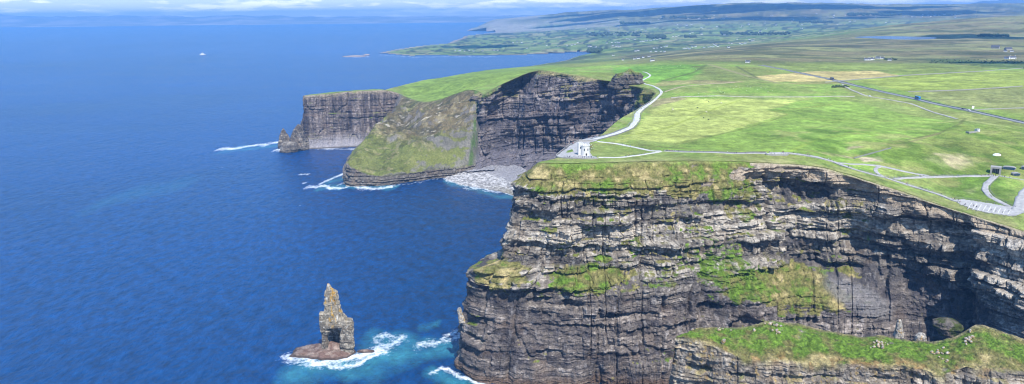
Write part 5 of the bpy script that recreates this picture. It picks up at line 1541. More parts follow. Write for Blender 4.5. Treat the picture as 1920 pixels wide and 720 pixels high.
# viewing bay
vb = on_land([(1437, 288.5), (1436, 291), (1450, 292), (1476, 292), (1479, 289)], 3, 1)
area('paving', [(1437, 287.5), (1437, 291), (1450, 291.8), (1476, 291.8), (1479, 288)], M_PAVE, .34)
wall('stone_wall', vb, 0, 1.6, .6, M_STONE, 'three sided stone parapet of the small viewing bay on the rim', 'wall')


# ---------------------------------------------------------------- tower
def build_tower():
    g = ray_land([(1097, 291)])[0]
    t = tag(empty('stone_tower', g, .12), 'white sunlit castle tower with battlements on the terrace at the cliff edge', 'tower')
    mb = MB(); mb.lathe([(4.7, -.6), (4.6, .3), (4.35, .8), (4.2, 8.6), (4.55, 9.0), (4.6, 9.5)], 28); mb.build('tower_body', M_PALE, t)
    for k in range(12):
        mb = MB(); a = 2 * math.pi * k / 12; b = a + .30
        mb.prism([(4.6 * math.cos(a), 4.6 * math.sin(a)), (4.6 * math.cos(b), 4.6 * math.sin(b)), (4.05 * math.cos(b), 4.05 * math.sin(b)), (4.05 * math.cos(a), 4.05 * math.sin(a))], 9.4, 10.6); mb.build('merlon', M_PALE, t)
    mb = MB(); mb.box(-6.6, -2.6, -.6, 3.4, -.6, 11.4); tu = mb.build('turret', M_PALE, t)
    for x in (-6.6, -5.0, -3.4):
        for y in (-.6, 1.0, 2.6):
            if x == -5.0 and y == 1.0: continue
            mb = MB(); mb.box(x, x + .8, y, y + .8, 11.4, 12.4); mb.build('merlon', M_PALE, tu)
    for a in (-1.15, -1.95, -.4):
        mb = MB(); x, y = 4.27 * math.cos(a), 4.27 * math.sin(a); mb.box(x - .4, x + .4, y - .25, y + .25, 5.0, 7.0); mb.build('window', M_GLASS, t)
    mb = MB(); x, y = 4.3 * math.cos(-1.5), 4.3 * math.sin(-1.5); mb.box(x - .65, x + .65, y - .25, y + .3, 0, 2.5); mb.build('door', M_DARK, t)
    mb = MB(); mb.box(-5.0, -4.2, -.75, -.5, 6.5, 8.3); mb.build('slit', M_GLASS, tu)


build_tower()

# ---------------------------------------------------------------- visitor centre in the hillside
def build_centre():
    g = ray_land([(1866, 326)])[0]
    face = math.atan2(g[0], g[1]) * -1
    c = tag(empty('visitor_entrance', g, face), 'dark stone framed doorway into the grassy hillside with people gathered in front', 'entrance')
    mb = MB(); mb.box(-4.4, -2.8, -1, 7, -1, 6.4); mb.box(2.8, 4.4, -1, 7, -1, 6.0); mb.box(-4.4, 4.4, .2, 8, 5.0, 6.6); mb.build('stone_frame', M_STONE, c)
    mb = MB(); mb.box(-2.8, 2.8, 3.2, 3.5, -1, 5.0); mb.build('door', M_GLASS, c)
    mb = MB()
    for x in (-1.4, 0, 1.4): mb.box(x - .07, x + .07, 3.0, 3.19, -1, 5.0)
    mb.build('door_frame', M_METAL, c)
    for (px, py, w_, h_, lb, flip) in ((1892, 318, 11.5, 4.2, 'crescent window with pale stone rim right of the hillside doorway', 0), (1923, 318, 8, 4.6, 'second crescent window of blue glass at the right photo edge', 0), (1906, 329, 6.5, 3.6, 'dark slanting window slot in the turf below the crescents', 1)):
        g = ray_land([(px, py)])[0]
        o = tag(empty('hillside_window', g, math.atan2(g[0], g[1]) * -1 + (.5 if flip else 0)), lb, 'window')
        arc = [(w_ / 2 * math.cos(a), h_ * .95 * math.sin(a)) for a in np.linspace(math.pi, 2 * math.pi, 15)]
        top = [(w_ / 2 * x, 0.35 * h_ * (1 - x * x) * .35) for x in np.linspace(1, -1, 9)[1:-1]]
        out = [(x * 1.13, y * 1.16 - .1) for x, y in arc] + [(w_ * .565 * x, .35 * h_ * (1 - x * x) * .4 + .55) for x in np.linspace(1, -1, 9)[1:-1]]
        def slab(poly, d0, d1, nm, mat, par):
            mb = MB(); n = len(poly)
            v = [(x * .85, d0, y * .85 + h_ * .5) for x, y in poly] + [(x * .85, d1, y * .85 + h_ * .5) for x, y in poly]
            mb.raw(v, [tuple(range(n)), tuple(range(2 * n - 1, n - 1, -1))] + [(i, n + i, n + (i + 1) % n, (i + 1) % n) for i in range(n)])
            return mb.build(nm, mat, par)
        slab(out, -.6, 4, 'stone_rim', M_STONE, o); gl = slab(arc + top, -.9, -.62, 'glass', flat_mat('blue_glass', (.03, .07, .12), .12, 1, .1, spec=.7), o)
        mb = MB()
        for k in range(-3, 4): mb.box(k * w_ / 10 - .06, k * w_ / 10 + .06, -1.0, -.91, h_ * -.1, h_ * .5)
        mb.build('mullion', M_DARK, gl)
    g = ray_land([(1869, 291)])[0]
    mb = MB(); mb.lathe([(4.2, -1), (4.0, .4), (3.4, 1.1), (2.1, 1.6), (.3, 1.8)], 24, sy=.5)
    o = tag(mb.build('skylight', M_WHITE, smooth=True), 'white rounded skylight dome on the slope above the hillside doorway', 'skylight'); o.location = g; o.rotation_euler = (0, 0, -.1)
    # little stone hut and its walls on the slope
    g = ray_land([(1829, 247)])[0]
    h = tag(empty('stone_ruin', g, .3), 'pale roofless stone ruin with low walls on the slope below the road', 'ruin')
    mb = MB(); mb.box(1.2, 5, -1.5, -.8, -.5, 2.6); mb.box(1.2, 1.9, -.8, 2.4, -.5, 3.2); mb.box(4.3, 5, -.8, 2.4, -.5, 3.4); mb.box(1.9, 4.3, 1.8, 2.4, -.5, 2.2); mb.build('walls', M_PALE, h)
    mb = MB(); mb.box(-13, 1.1, -3, -2.2, -.8, 1.2); mb.box(-13, -12.2, -2.2, 1.5, -.8, 1.2); mb.build('yard_wall', M_STONE, h)


build_centre()
# ---------------------------------------------------------------- people and animals
def skin_figure(name, joints, edges, mats, mat_of, sub=1):
    """one continuous body grown round a skeleton: joints name -> (x, y, z, rx, ry)"""
    me = bpy.data.meshes.new(name); ks = list(joints); ix = {k: i for i, k in enumerate(ks)}
    me.from_pydata([joints[k][:3] for k in ks], [(ix[a], ix[b]) for a, b in edges], [])
    o = bpy.data.objects.new(name, me); C.objects.link(o)
    o.modifiers.new('s', 'SKIN'); sm = o.modifiers.new('d', 'SUBSURF'); sm.levels = sub; sm.render_levels = sub
    for i, k in enumerate(ks):
        me.skin_vertices[0].data[i].radius = joints[k][3:5]; me.skin_vertices[0].data[i].use_root = i == 0
    dg = bpy.context.evaluated_depsgraph_get(); dg.update()
    m2 = bpy.data.meshes.new_from_object(o.evaluated_get(dg)); m2.name = name
    bpy.data.objects.remove(o); bpy.data.meshes.remove(me)
    m2.materials.clear()
    for m in mats: m2.materials.append(m)
    for p in m2.polygons: p.material_index = mat_of(p.center); p.use_smooth = True
    return m2


def person_mesh(stride, arm, mats):
    J = dict(pelvis=(0, 0, .95, .15, .11), waist=(0, 0, 1.08, .14, .10), chest=(0, -.01, 1.32, .17, .11), neck=(0, 0, 1.47, .06, .06), head=(0, -.03, 1.58, .085, .095), crown=(0, -.02, 1.70, .07, .08))
    E = [('pelvis', 'waist'), ('waist', 'chest'), ('chest', 'neck'), ('neck', 'head'), ('head', 'crown')]
    for s, t in ((-1, 1), (1, -1)):
        n = 'l' if s < 0 else 'r'
        J['hip' + n] = (.10 * s, 0, .88, .09, .09); J['knee' + n] = (.11 * s, -.10 * stride * t - .02, .48, .06, .06); J['ankle' + n] = (.11 * s, -.22 * stride * t + .02, .08, .045, .045); J['toe' + n] = (.12 * s, -.22 * stride * t - .16, .04, .04, .035)
        J['sh' + n] = (.20 * s, 0, 1.40, .065, .065); J['elbow' + n] = (.27 * s, .08 * arm * t + .02, 1.14, .05, .05); J['wrist' + n] = (.25 * s, .12 * arm * t - .10, .92, .04, .04); J['hand' + n] = (.24 * s, .12 * arm * t - .15, .82, .035, .045)
        E += [('pelvis', 'hip' + n), ('hip' + n, 'knee' + n), ('knee' + n, 'ankle' + n), ('ankle' + n, 'toe' + n), ('chest', 'sh' + n), ('sh' + n, 'elbow' + n), ('elbow' + n, 'wrist' + n), ('wrist' + n, 'hand' + n)]
    def mo(c):
        if c.z > 1.62 or (c.z > 1.5 and c.y > .02): return 3
        if c.z > 1.46 or (c.z < .9 and abs(c.x) > .2 and c.z > .7): return 2
        if c.z < .09: return 3
        return 0 if c.z > .93 else 1
    return skin_figure('person', J, E, mats, mo, 1)


SKIN = flat_mat('skin', (.45, .27, .19), .6, 3, .05); HAIR = flat_mat('hair', (.05, .035, .025), .8, 5, .2)
CL = {k: flat_mat(k + '_cloth', v, .9, 3, .12) for k, v in dict(black=(.02, .02, .024), navy=(.03, .045, .11), red=(.42, .04, .04), white=(.72, .72, .70), grey=(.2, .2, .21), blue=(.06, .17, .42), denim=(.06, .085, .16), khaki=(.24, .2, .13), pink=(.5, .2, .26), green=(.07, .16, .08)).items()}
KINDS = [('black', 'black'), ('navy', 'denim'), ('red', 'black'), ('white', 'denim'), ('grey', 'black'), ('blue', 'khaki'), ('black', 'denim'), ('pink', 'grey'), ('green', 'black')]
PEOPLE = [(person_mesh(*((1, 1) if i % 2 else (.25, .4)), [CL[a], CL[b], SKIN, HAIR]), a, b, i % 2) for i, (a, b) in enumerate(KINDS)]
STOOD = []


def put_person(x, y, z, kind, where, group, rz=None):
    me, a, b, walk = PEOPLE[kind]
    o = bpy.data.objects.new('person', me); C.objects.link(o)
    o.location = (x, y, z); o.rotation_euler = (0, 0, random.uniform(0, 6.28) if rz is None else rz); s = random.uniform(.94, 1.06); o.scale = (s, s, s)
    tag(o, 'person in %s top %s %s' % (a, 'walking' if walk else 'standing', where), 'person', group)
    return o


def crowd(W, n, spread, where, group, lift, bunch=0):
    L_ = np.concatenate([[0], np.cumsum(np.linalg.norm(np.diff(W[:, :2], axis=0), axis=1))]); S_ = sides(W)
    spots = [random.uniform(0, L_[-1]) for _ in range(max(1, n // 2))]
    for k in range(n):
        u = random.choice(spots) + random.gauss(0, 3) if k % 2 else random.uniform(0, L_[-1])
        u = min(max(u, 0), L_[-1]); i = min(int(np.searchsorted(L_, u)), len(W) - 1)
        q = W[i, :2] + S_[i] * random.uniform(-spread, spread)
        put_person(q[0], q[1], float(z_land(np.array([q[0]]), np.array([q[1]]))[0]) + lift, random.choice([0, 0, 1, 6, 4, 2, 3, 5, 7, 8]), where, group)


crowd(on_land([(1046, 293), (1060, 295), (1080, 296), (1100, 297), (1122, 296)]), 36, 1.2, 'along the front edge of the tower terrace', 'visitors on the front edge of the tower terrace', .32)
crowd(on_land([(1050, 287), (1060, 280), (1070, 273), (1082, 266)]), 20, 1.0, 'along the cliff parapet left of the tower', 'visitors at the parapet left of the tower', .32)
crowd(on_land([(1108, 272), (1110, 280), (1108, 290)]), 17, 2.2, 'beside the right wall of the tower', 'visitors right of the tower', .32)
crowd(on_land([(1098, 260.5), (1115, 258), (1130, 257.5)]), 14, 1.5, 'on the white paving behind the tower', 'visitors on the paving behind the tower', .32)
crowd(WL['loop_low'], 14, 1.4, 'on the lower loop path right of the tower', 'visitors on the lower loop path', .36)
crowd(WL['loop_up'], 8, 1.5, 'on the upper white loop path right of the tower', 'visitors on the upper loop path', .36)
crowd(WL['mid'], 28, 1.2, 'on the flat path between loop and viewing bay', 'visitors on the flat path', .36)
crowd(WL['north'][:int(len(WL['north']) * .7)], 22, 2.4, 'on the white path climbing behind the tower', 'visitors on the white climbing path', .5)
crowd(on_land([(1440, 289.5), (1458, 290), (1475, 290)], 2, 0), 8, .6, 'inside the small viewing bay on the rim', 'visitors in the viewing bay', .36)
crowd(WL['low'], 48, 1.5, 'on the lower cliff path with the flagstone wall', 'visitors on the lower cliff path', .36)
crowd(WL['up2'], 14, 1.2, 'on the level path to the hillside doorway', 'visitors on the level path', .4)
crowd(on_land([(1840, 330), (1862, 330), (1880, 332), (1895, 334)]), 20, 1.6, 'in front of the dark hillside doorway', 'visitors by the hillside doorway', .4)
crowd(on_land([(1795, 380), (1830, 390), (1870, 400), (1900, 400)]), 17, 3.0, 'on the stepped grey plaza at the right', 'visitors on the plaza', .36)
crowd(WL['down'], 7, 1.8, 'on the curving path below the doorway', 'visitors on the curving path', .36)


def beast_mesh(name, L_, hgt, fat, mats, mo, horn=False):
    b = hgt * .62
    J = dict(belly=(0, 0, b, fat, fat * 1.05), chest=(0, -L_ * .32, b + .02, fat * .92, fat), neck=(0, -L_ * .48, b + fat * .7, fat * .5, fat * .55), poll=(0, -L_ * .62, b + fat * 1.05, fat * .33, fat * .36), muzzle=(0, -L_ * .80, b + fat * .65, fat * .2, fat * .22),
             rump=(0, L_ * .36, b + .03, fat * .88, fat * .95), tail=(0, L_ * .50, b - fat * .1, fat * .1, fat * .1), tailtip=(0, L_ * .53, b - fat * .8, fat * .07, fat * .07))
    E = [('belly', 'chest'), ('chest', 'neck'), ('neck', 'poll'), ('poll', 'muzzle'), ('belly', 'rump'), ('rump', 'tail'), ('tail', 'tailtip')]
    for s in (-1, 1):
        n = 'l' if s < 0 else 'r'; w_ = fat * .62 * s
        J['sf' + n] = (w_, -L_ * .36, b - fat * .6, fat * .3, fat * .32); J['kf' + n] = (w_, -L_ * .37, hgt * .24, fat * .14, fat * .15); J['hf' + n] = (w_, -L_ * .38, .05, fat * .13, fat * .15)
        J['sh' + n] = (w_, L_ * .32, b - fat * .5, fat * .34, fat * .4); J['kn' + n] = (w_, L_ * .26, hgt * .36, fat * .18, fat * .2); J['hk' + n] = (w_, L_ * .38, hgt * .23, fat * .13, fat * .14); J['hh' + n] = (w_, L_ * .36, .05, fat * .13, fat * .15)
        J['ear' + n] = (fat * .5 * s, -L_ * .60, b + fat * 1.2, fat * .09, fat * .12)
        E += [('chest', 'sf' + n), ('sf' + n, 'kf' + n), ('kf' + n, 'hf' + n), ('rump', 'sh' + n), ('sh' + n, 'kn' + n), ('kn' + n, 'hk' + n), ('hk' + n, 'hh' + n), ('poll', 'ear' + n)]
    return skin_figure(name, J, E, mats, mo, 1)


WOOL = flat_mat('wool', (.66, .63, .55), .95, 4, .15); FACE = flat_mat('dark_face', (.05, .045, .04), .8, 4, .1)
HIDE_B = flat_mat('black_hide', (.018, .017, .017), .7, 2, .2); HIDE_W = flat_mat('cream_hide', (.62, .55, .44), .8, 2, .15)
SHEEP = beast_mesh('sheep', 1.15, .85, .27, [WOOL, FACE], lambda c: 1 if (c.y < -.66 or c.z < .22) else 0)
COW_B = beast_mesh('cow', 2.2, 1.45, .44, [HIDE_B], lambda c: 0); COW_W = beast_mesh('cow', 2.2, 1.45, .44, [HIDE_W], lambda c: 0)


def herd(me, pts, nm, cat, lab, group):
    for (x, y, z) in ray_land(pts):
        o = bpy.data.objects.new(nm, me); C.objects.link(o); o.location = (x, y, z + .02); o.rotation_euler = (0, 0, random.uniform(0, 6.28)); s = random.uniform(.95, 1.15); o.scale = (s, s, s)
        tag(o, lab, cat, group)


herd(COW_B, [(1329, 192)], 'cow', 'cow', 'black cow standing nearest the gravel track in the pale field', None)
herd(COW_B, [(1308, 203)], 'cow', 'cow', 'black cow left and alone in the middle of the pale field', None)
herd(COW_B, [(1319, 222), (1328, 225)], 'cow', 'cow', 'black cow of the lower pair in the pale field', 'lower pair of black cows')
herd(COW_B, [(1356, 174)], 'cow', 'cow', 'black cow among the sheep above the gravel track', None)
herd(COW_W, [(1261, 204), (1262, 207)], 'cow', 'cow', 'cream cow of the pair at the left of the pale field', 'pair of cream cows')
herd(COW_W, [(1322, 188), (1353, 194), (1325, 211)], 'cow', 'cow', 'cream cow grazing near the black cows in the pale field', 'cream cows near the black cows')
herd(SHEEP, [(1310, 176), (1345, 162), (1350, 172), (1354, 173), (1380, 163), (1407, 164), (1427, 165), (1440, 172), (1370, 164), (1387, 164), (1393, 166), (1348, 168), (1402, 162), (1346, 171), (1358, 175), (1420, 169), (1400, 170), (1375, 167), (1436, 167), (1448, 170)], 'sheep', 'sheep', 'white sheep grazing in the bright strip just above the gravel track', 'sheep above the gravel track')
herd(SHEEP, [(1262, 124), (1270, 125), (1276, 123.5), (1284, 126), (1300, 127), (1240, 127), (1230, 132), (1306, 131), (1252, 123)], 'sheep', 'sheep', 'white sheep on the vivid green field beyond the climbing path', 'sheep on the far vivid green field')


# ---------------------------------------------------------------- vehicles
def heading(W, x, y):
    i = int(np.argmin((W[:, 0] - x) ** 2 + (W[:, 1] - y) ** 2)); j = min(i + 1, len(W) - 1); i = max(j - 2, 0)
    d = W[j, :2] - W[i, :2]; return math.atan2(d[1], d[0])


TYRE = flat_mat('tyre', (.02, .02, .02), .9, 5, .1)


def road_vehicle(name, L_, Wd, h0, h1, paint, label, cat, loc, rz, windows=True, bus=True):
    t = tag(empty(name, loc, rz), label, cat)
    if bus:
        prof = [(-L_ / 2, h0), (L_ / 2, h0), (L_ / 2, h1 * .55), (L_ / 2 - .25, h1 - .15), (L_ / 2 - .6, h1), (-L_ / 2 + .3, h1), (-L_ / 2, h1 - .25)]
    else:
        prof = [(-L_ / 2, h0), (L_ / 2, h0), (L_ / 2, h1 * .5), (L_ * .22, h1 * .60), (L_ * .06, h1), (-L_ * .34, h1), (-L_ * .47, h1 * .62), (-L_ / 2, h1 * .58)]
    mb = MB(); n = len(prof)
    mb.raw([(x, -Wd / 2, z) for x, z in prof] + [(x, Wd / 2, z) for x, z in prof], [tuple(range(n)), tuple(range(2 * n - 1, n - 1, -1))] + [(i, n + i, n + (i + 1) % n, (i + 1) % n) for i in range(n)])
    mb.build('body', paint, t)
    for s in (-1, 1):
        mb = MB()
        if bus: mb.box(-L_ / 2 + .5, L_ / 2 - .9, s * Wd / 2 - .02, s * Wd / 2 + .02, h1 * .5, h1 * .82)
        else: mb.box(-L_ * .32, L_ * .06, s * Wd / 2 - .02, s * Wd / 2 + .02, h1 * .64, h1 * .92)
        mb.build('side_window', M_GLASS, t)
        for x in ((-L_ * .3, L_ * .34)):
            mb = MB(); mb.tube((x, s * (Wd / 2 - .28), h0 + .12), (x, s * (Wd / 2 + .03), h0 + .12), .46 if bus else .32, 14); mb.build('wheel', TYRE, t)
        mb = MB(); mb.box(L_ / 2 - .02, L_ / 2 + .03, s * Wd * .36 - .15, s * Wd * .36 + .15, h0 + .35, h0 + .6); mb.build('headlight', M_WHITE, t)
    mb = MB()
    if bus: mb.box(L_ / 2 - .12, L_ / 2 + .03, -Wd * .45, Wd * .45, h1 * .42, h1 * .56)
    else: mb.box(L_ * .10, L_ * .20, -Wd * .42, Wd * .42, h1 * .63, h1 * .9)
    mb.build('windscreen', M_GLASS, t)
    return t


BLUE = flat_mat('bright_blue_paint', (.015, .17, .42), .35, .8, .06, spec=.5); NAVY = flat_mat('navy_paint', (.02, .03, .07), .35, .8, .06, spec=.5)
BLACKP = flat_mat('black_paint', (.02, .02, .022), .35, .8, .06, spec=.5)
for px, py, paint, nm, lab, (L_, Wd, h1) in ((1724, 187, BLUE, 'bus', 'bright blue double decker bus driving on the walled road', (14.5, 2.9, 4.8)), (1557, 149.5, NAVY, 'bus', 'dark navy coach further up the walled road by the hay field', (13, 2.8, 4.0))):
    g = ray_land([(px, py)])[0]; W = WL['road']; i = int(np.argmin((W[:, 0] - g[0]) ** 2 + (W[:, 1] - g[1]) ** 2)); rz = heading(W, g[0], g[1])
    road_vehicle(nm, L_, Wd, .35, h1, paint, lab, 'bus', (W[i, 0], W[i, 1], W[i, 2] + .5), rz)
for px, py, W, paint, lab in ((1627, 182, WL['lane'], M_WHITE, 'white car parked on the gravel lane end'), (1798, 206, WL['road'], BLACKP, 'black car on the walled road beside the white sign'), (1806, 208.5, WL['road'], M_WHITE, 'white car following the black car on the walled road')):
    g = ray_land([(px, py)])[0]; i = int(np.argmin((W[:, 0] - g[0]) ** 2 + (W[:, 1] - g[1]) ** 2))
    road_vehicle('car', 4.4, 1.8, .3, 1.5, paint, lab, 'car', (W[i, 0], W[i, 1], W[i, 2] + .5), heading(W, *W[i, :2]), bus=False)
g = ray_land([(1824, 205)])[0]
sg = tag(empty('road_sign', g, 0), 'white upright roadside sign on posts at the wall junction', 'sign')
mb = MB(); mb.box(-1.5, 1.5, -.1, .1, 1.0, 4.6); mb.build('panel', M_WHITE, sg)
for x in (-1.2, 1.2):
    mb = MB(); mb.tube((x, .2, -.3), (x, .2, 4.5), .09); mb.build('post', M_METAL, sg)

# ship
def ship():
    q = at_z(380, 103.2); sc = 48 / 2
    t = tag(empty('ship', (q[0], q[1], 0), math.radians(12)), 'white ship with tall mast and dark lower hull, far out on the open blue sea', 'ship')
    sec = [(-24, 3.6, 5.5), (-20, 5.2, 5), (-8, 5.8, 4.6), (8, 5.6, 4.8), (17, 4.0, 5.8), (23, 1.2, 7.4), (26, .15, 8.4)]
    mb = MB(); rows = []
    for x, w_, z in sec: rows.append([(x - (1.5 if x > 20 else 0), -w_ * .55, -1), (x, -w_, z * .55), (x, -w_, z), (x, w_, z), (x, w_, z * .55), (x - (1.5 if x > 20 else 0), w_ * .55, -1)])
    v = [p for r in rows for p in r]; f = []; mi = []
    for i in range(len(rows) - 1):
        for k in range(6): f.append((i * 6 + k, i * 6 + (k + 1) % 6, i * 6 + 6 + (k + 1) % 6, i * 6 + 6 + k)); mi.append(1 if k in (0, 4, 5) else 0)
    mb.raw(v, f); mb.m = mi; mb.face(rows[0], 0); mb.face(rows[-1][::-1], 0)
    mb.build('hull', [M_WHITE, flat_mat('navy_hull', (.03, .045, .09), .5, .5, .1)], t)
    for x0, x1, w_, z0, z1, nm in ((-18, 14, 4.6, 4.7, 8.2, 'lower_deckhouse'), (-14, 11, 4.2, 8.2, 11.4, 'middle_deckhouse'), (-6, 9, 3.8, 11.4, 14.2, 'bridge')):
        mb = MB(); mb.box(x0, x1, -w_, w_, z0, z1); d = mb.build(nm, M_WHITE, t)
        mb = MB(); mb.box(x0 + .6, x1 + .03, -w_ - .03, w_ + .03, z0 + 1.4, z0 + 2.3); mb.build('window_band', M_GLASS, d)
    mb = MB(); mb.lathe([(1.7, 11.4), (1.6, 16), (1.4, 17.5)], 12, cx=-9); mb.build('funnel', M_WHITE, t)
    mb = MB(); mb.tube((2, 0, 14.2), (1.6, 0, 31), .7, 8, .3); mb.tube((1.8, -3, 24), (1.8, 3, 24), .25); mb.tube((1.8, -2, 20), (1.8, 2, 20), .3); mb.build('mast', M_WHITE, t)


ship()

# small white boat wash far out is in the sea surface; buildings next
# ---------------------------------------------------------------- houses
def house(loc, rz, L_=14., Wd=7., h=3.4, roof=3.2, label='', group=None, near=False, barn=False):
    t = tag(empty('barn' if barn else 'cottage', loc, rz), label, 'barn' if barn else 'house', group)
    mb = MB(); mb.box(-L_ / 2, L_ / 2, -Wd / 2, Wd / 2, -2.0, h)
    mb.raw([(-L_ / 2, -Wd / 2, h), (-L_ / 2, Wd / 2, h), (-L_ / 2, 0, h + roof)], [(0, 2, 1)]); mb.raw([(L_ / 2, -Wd / 2, h), (L_ / 2, Wd / 2, h), (L_ / 2, 0, h + roof)], [(0, 1, 2)])
    mb.build('walls', M_STONE if barn else M_WHITE, t)
    mb = MB(); e = .4; d = roof * e / (Wd / 2)
    for s in (-1, 1):
        a = [(-L_ / 2 - e, 0, h + roof + .12), (L_ / 2 + e, 0, h + roof + .12), (L_ / 2 + e, s * (Wd / 2 + e), h - d + .12), (-L_ / 2 - e, s * (Wd / 2 + e), h - d + .12)]
        mb.raw(a + [(x, y, z - .1) for x, y, z in a], [(0, 1, 2, 3), (7, 6, 5, 4), (3, 2, 6, 7), (0, 3, 7, 4), (1, 5, 6, 2)])
    rf = mb.build('roof', M_SLATE, t)
    if not barn:
        for x in (-L_ / 2 + .6, L_ / 2 - .6):
            mb = MB(); mb.box(x - .45, x + .45, -.4, .4, h + roof - .8, h + roof + 1.1); mb.build('chimney', M_WHITE, rf)
    if near:
        for k in range(3):
            x = -L_ / 2 + L_ * (k + .8) / 3.6
            mb = MB(); mb.box(x - .5, x + .5, -Wd / 2 - .04, -Wd / 2 + .1, 1.0, 2.3); mb.build('window', M_GLASS, t)
        mb = MB(); mb.box(L_ * .36, L_ * .36 + 1, -Wd / 2 - .04, -Wd / 2 + .1, 0, 2.1); mb.build('door', M_DARK, t)
    return t


CACHE = {}


def put_houses(pts, label, group, near=False, big=1.0, barn=False):
    G = ray_land(pts)
    for k, g in enumerate(G):
        key = (near, barn)
        if key not in CACHE:
            o = CACHE[key] = house((0, 0, 0), 0, label='x', near=near, barn=barn)
        else: o = copy_tree(CACHE[key])
        for q in ('group',):
            if q in o: del o[q]
        tag(o, label if isinstance(label, str) else label[k], 'barn' if barn else 'house', group)
        o.location = g; s = (big if near or barn else .45 + big * .45) * random.uniform(.8, 1.15); o.scale = (s * random.uniform(.75, 1.2), s, s); o.rotation_euler = (0, 0, math.atan2(-g[0], g[1]) + random.choice([0, .35, -.4, .8, -.2]))


put_houses([(1626, 113), (1633, 112.5), (1646, 109.5), (1654, 110), (1668, 113.5)], ['low white house at the left end of the moor farm', 'white outbuilding beside the low house at the left of the moor farm', 'tall white farmhouse in the middle of the moor farm', 'white gabled house touching the tall moor farmhouse', 'pale shed at the right end of the moor farm'], None, near=True, big=.95)
put_houses([(1402, 117.5)], 'small lone white cottage on the brown moor above the tan field', None, near=True, big=.8)
put_houses([(1888, 110.5), (1898, 110)], ['white house left of the pair below the long barns', 'white house right of the pair below the long barns'], None, near=True, big=1.1)
put_houses([(1866, 91), (1890, 94)], ['long grey roofed barn above the lake edge at far right', 'second long grey barn stepping right below the first'], None, barn=True, big=1.8)
put_houses([(1885, 96.5), (1897, 97)], 'small white farm building in front of the long grey barns', 'white farm buildings by the long barns', big=.9)
put_houses([(1168, 113), (1190, 111), (1197, 110.5), (1223, 114.5), (1217, 106.5), (1150, 104.5), (1206, 108)], 'white house on the near green slope north of the plateau before the strip village', 'houses on the near northern slope', big=1.05)
put_houses([(1220, 97.5), (1230, 97), (1239, 97), (1246, 97.5), (1197, 95), (1192, 96), (1226, 91), (1232, 90.5), (1240, 89), (1246, 88), (1250, 87)], 'white house in the row left of the roadside strip village', 'houses left of the strip village', big=1.2)
put_houses([(1282, 91.5), (1286, 91), (1289, 90.5), (1293, 92), (1298, 88.5), (1304, 88), (1320, 90), (1329, 88.5), (1333, 88), (1337, 88), (1342, 85.5), (1346, 87.5), (1340, 84), (1366, 89.5), (1367, 81), (1372, 82), (1382, 74), (1388, 82), (1391, 83), (1396, 82.5), (1398, 81), (1405, 74.5), (1410, 77), (1412, 76)], 'bright white house of the strip village below the moor ridge', 'houses of the strip village', big=1.35)
put_houses([(1161, 88), (1156, 87), (1149, 86), (1117, 88.5), (1108, 87.5), (1104, 87), (1138, 81), (1147, 80), (1154, 80), (1160, 80.5), (1176, 73), (1180, 74), (1201, 78.5), (1206, 78), (1212, 77), (1220, 76), (1226, 75), (1232, 74), (1238, 73), (1190, 74), (1262, 68.5), (1268, 68.5)], 'pale distant house of the dark wooded village in the valley', 'houses of the wooded valley village', big=1.7)
put_houses([(970, 79), (978, 79.5), (962, 80), (927, 94.5), (933, 94.5), (853, 95.5), (862, 95.5), (871, 96), (880, 95.5), (888, 96), (988, 90.5), (1025, 85.5), (1063, 86), (1072, 85), (1083, 80), (1078, 84), (1046, 87), (905, 96)], 'white distant house on the low green peninsula beyond the inlet', 'houses on the low peninsula', big=1.5)
VALLEY = [(random.uniform(1090, 1700), random.uniform(26, 72)) for _ in range(110)]
VALLEY = [p for p in VALLEY if p[1] > 24 + (1400 - p[0]) * .03 and p[1] < 74 - (p[0] - 1300) * .085]
put_houses(VALLEY, 'tiny pale house scattered over the far blue green valley', 'houses scattered over the far valley', big=2.2)
put_houses([(random.uniform(1690, 1800), random.uniform(27, 33)) for _ in range(16)], 'tiny pale house of the far town behind the moor ridge at right', 'houses of the far town', big=2.4)

# radio mast on the ridge, wind turbines on the far shore
g = ray_land([(1829, 34)])[0]
mb = MB(); mb.tube((0, 0, -3), (0, 0, 60), .9, 6, .5); mt = tag(empty('radio_mast', g, 0), 'thin grey radio mast on the right moor ridge', 'mast'); mb.build('pole', M_METAL, mt)
mb = MB(); mb.tube((-3, 0, 48), (3, 0, 48), .4); mb.build('aerial', M_METAL, mt)
wt = None
for px in (291, 299, 307, 313, 449, 456, 463, 471, 480, 489):
    q = at_d(px, 33.0, 36300); q[2] = max(q[2] - 45, 20)
    if wt is None:
        wt = tag(empty('wind_turbine', q, 0), 'tiny white wind turbine on the hazy hills across the bay', 'wind turbine', 'wind turbines across the bay')
        mb = MB(); mb.tube((0, 0, 0), (0, 0, 150), 6, 8, 3.5); mb.build('tower', M_WHITE, wt)
        mb = MB(); mb.lathe([(3.2, -4), (4, 0), (2, 4)], 8); hb_ = mb.build('hub', M_WHITE, wt); hb_.location = (0, -5, 150)
        for k in range(3):
            a = 2.1 * k + .4; mb = MB(); mb.tube((0, 0, 0), (65 * math.sin(a), 0, 65 * math.cos(a)), 3, 6, .8); bl = mb.build('blade', M_WHITE, wt); bl.location = (0, -7, 150)
    else:
        c_ = copy_tree(wt); c_.location = q; c_['group'] = wt['group']

# ---------------------------------------------------------------- far woods and scrub
LEAF = flat_mat('dark_foliage', (.045, .068, .026), .95, .05, .4)


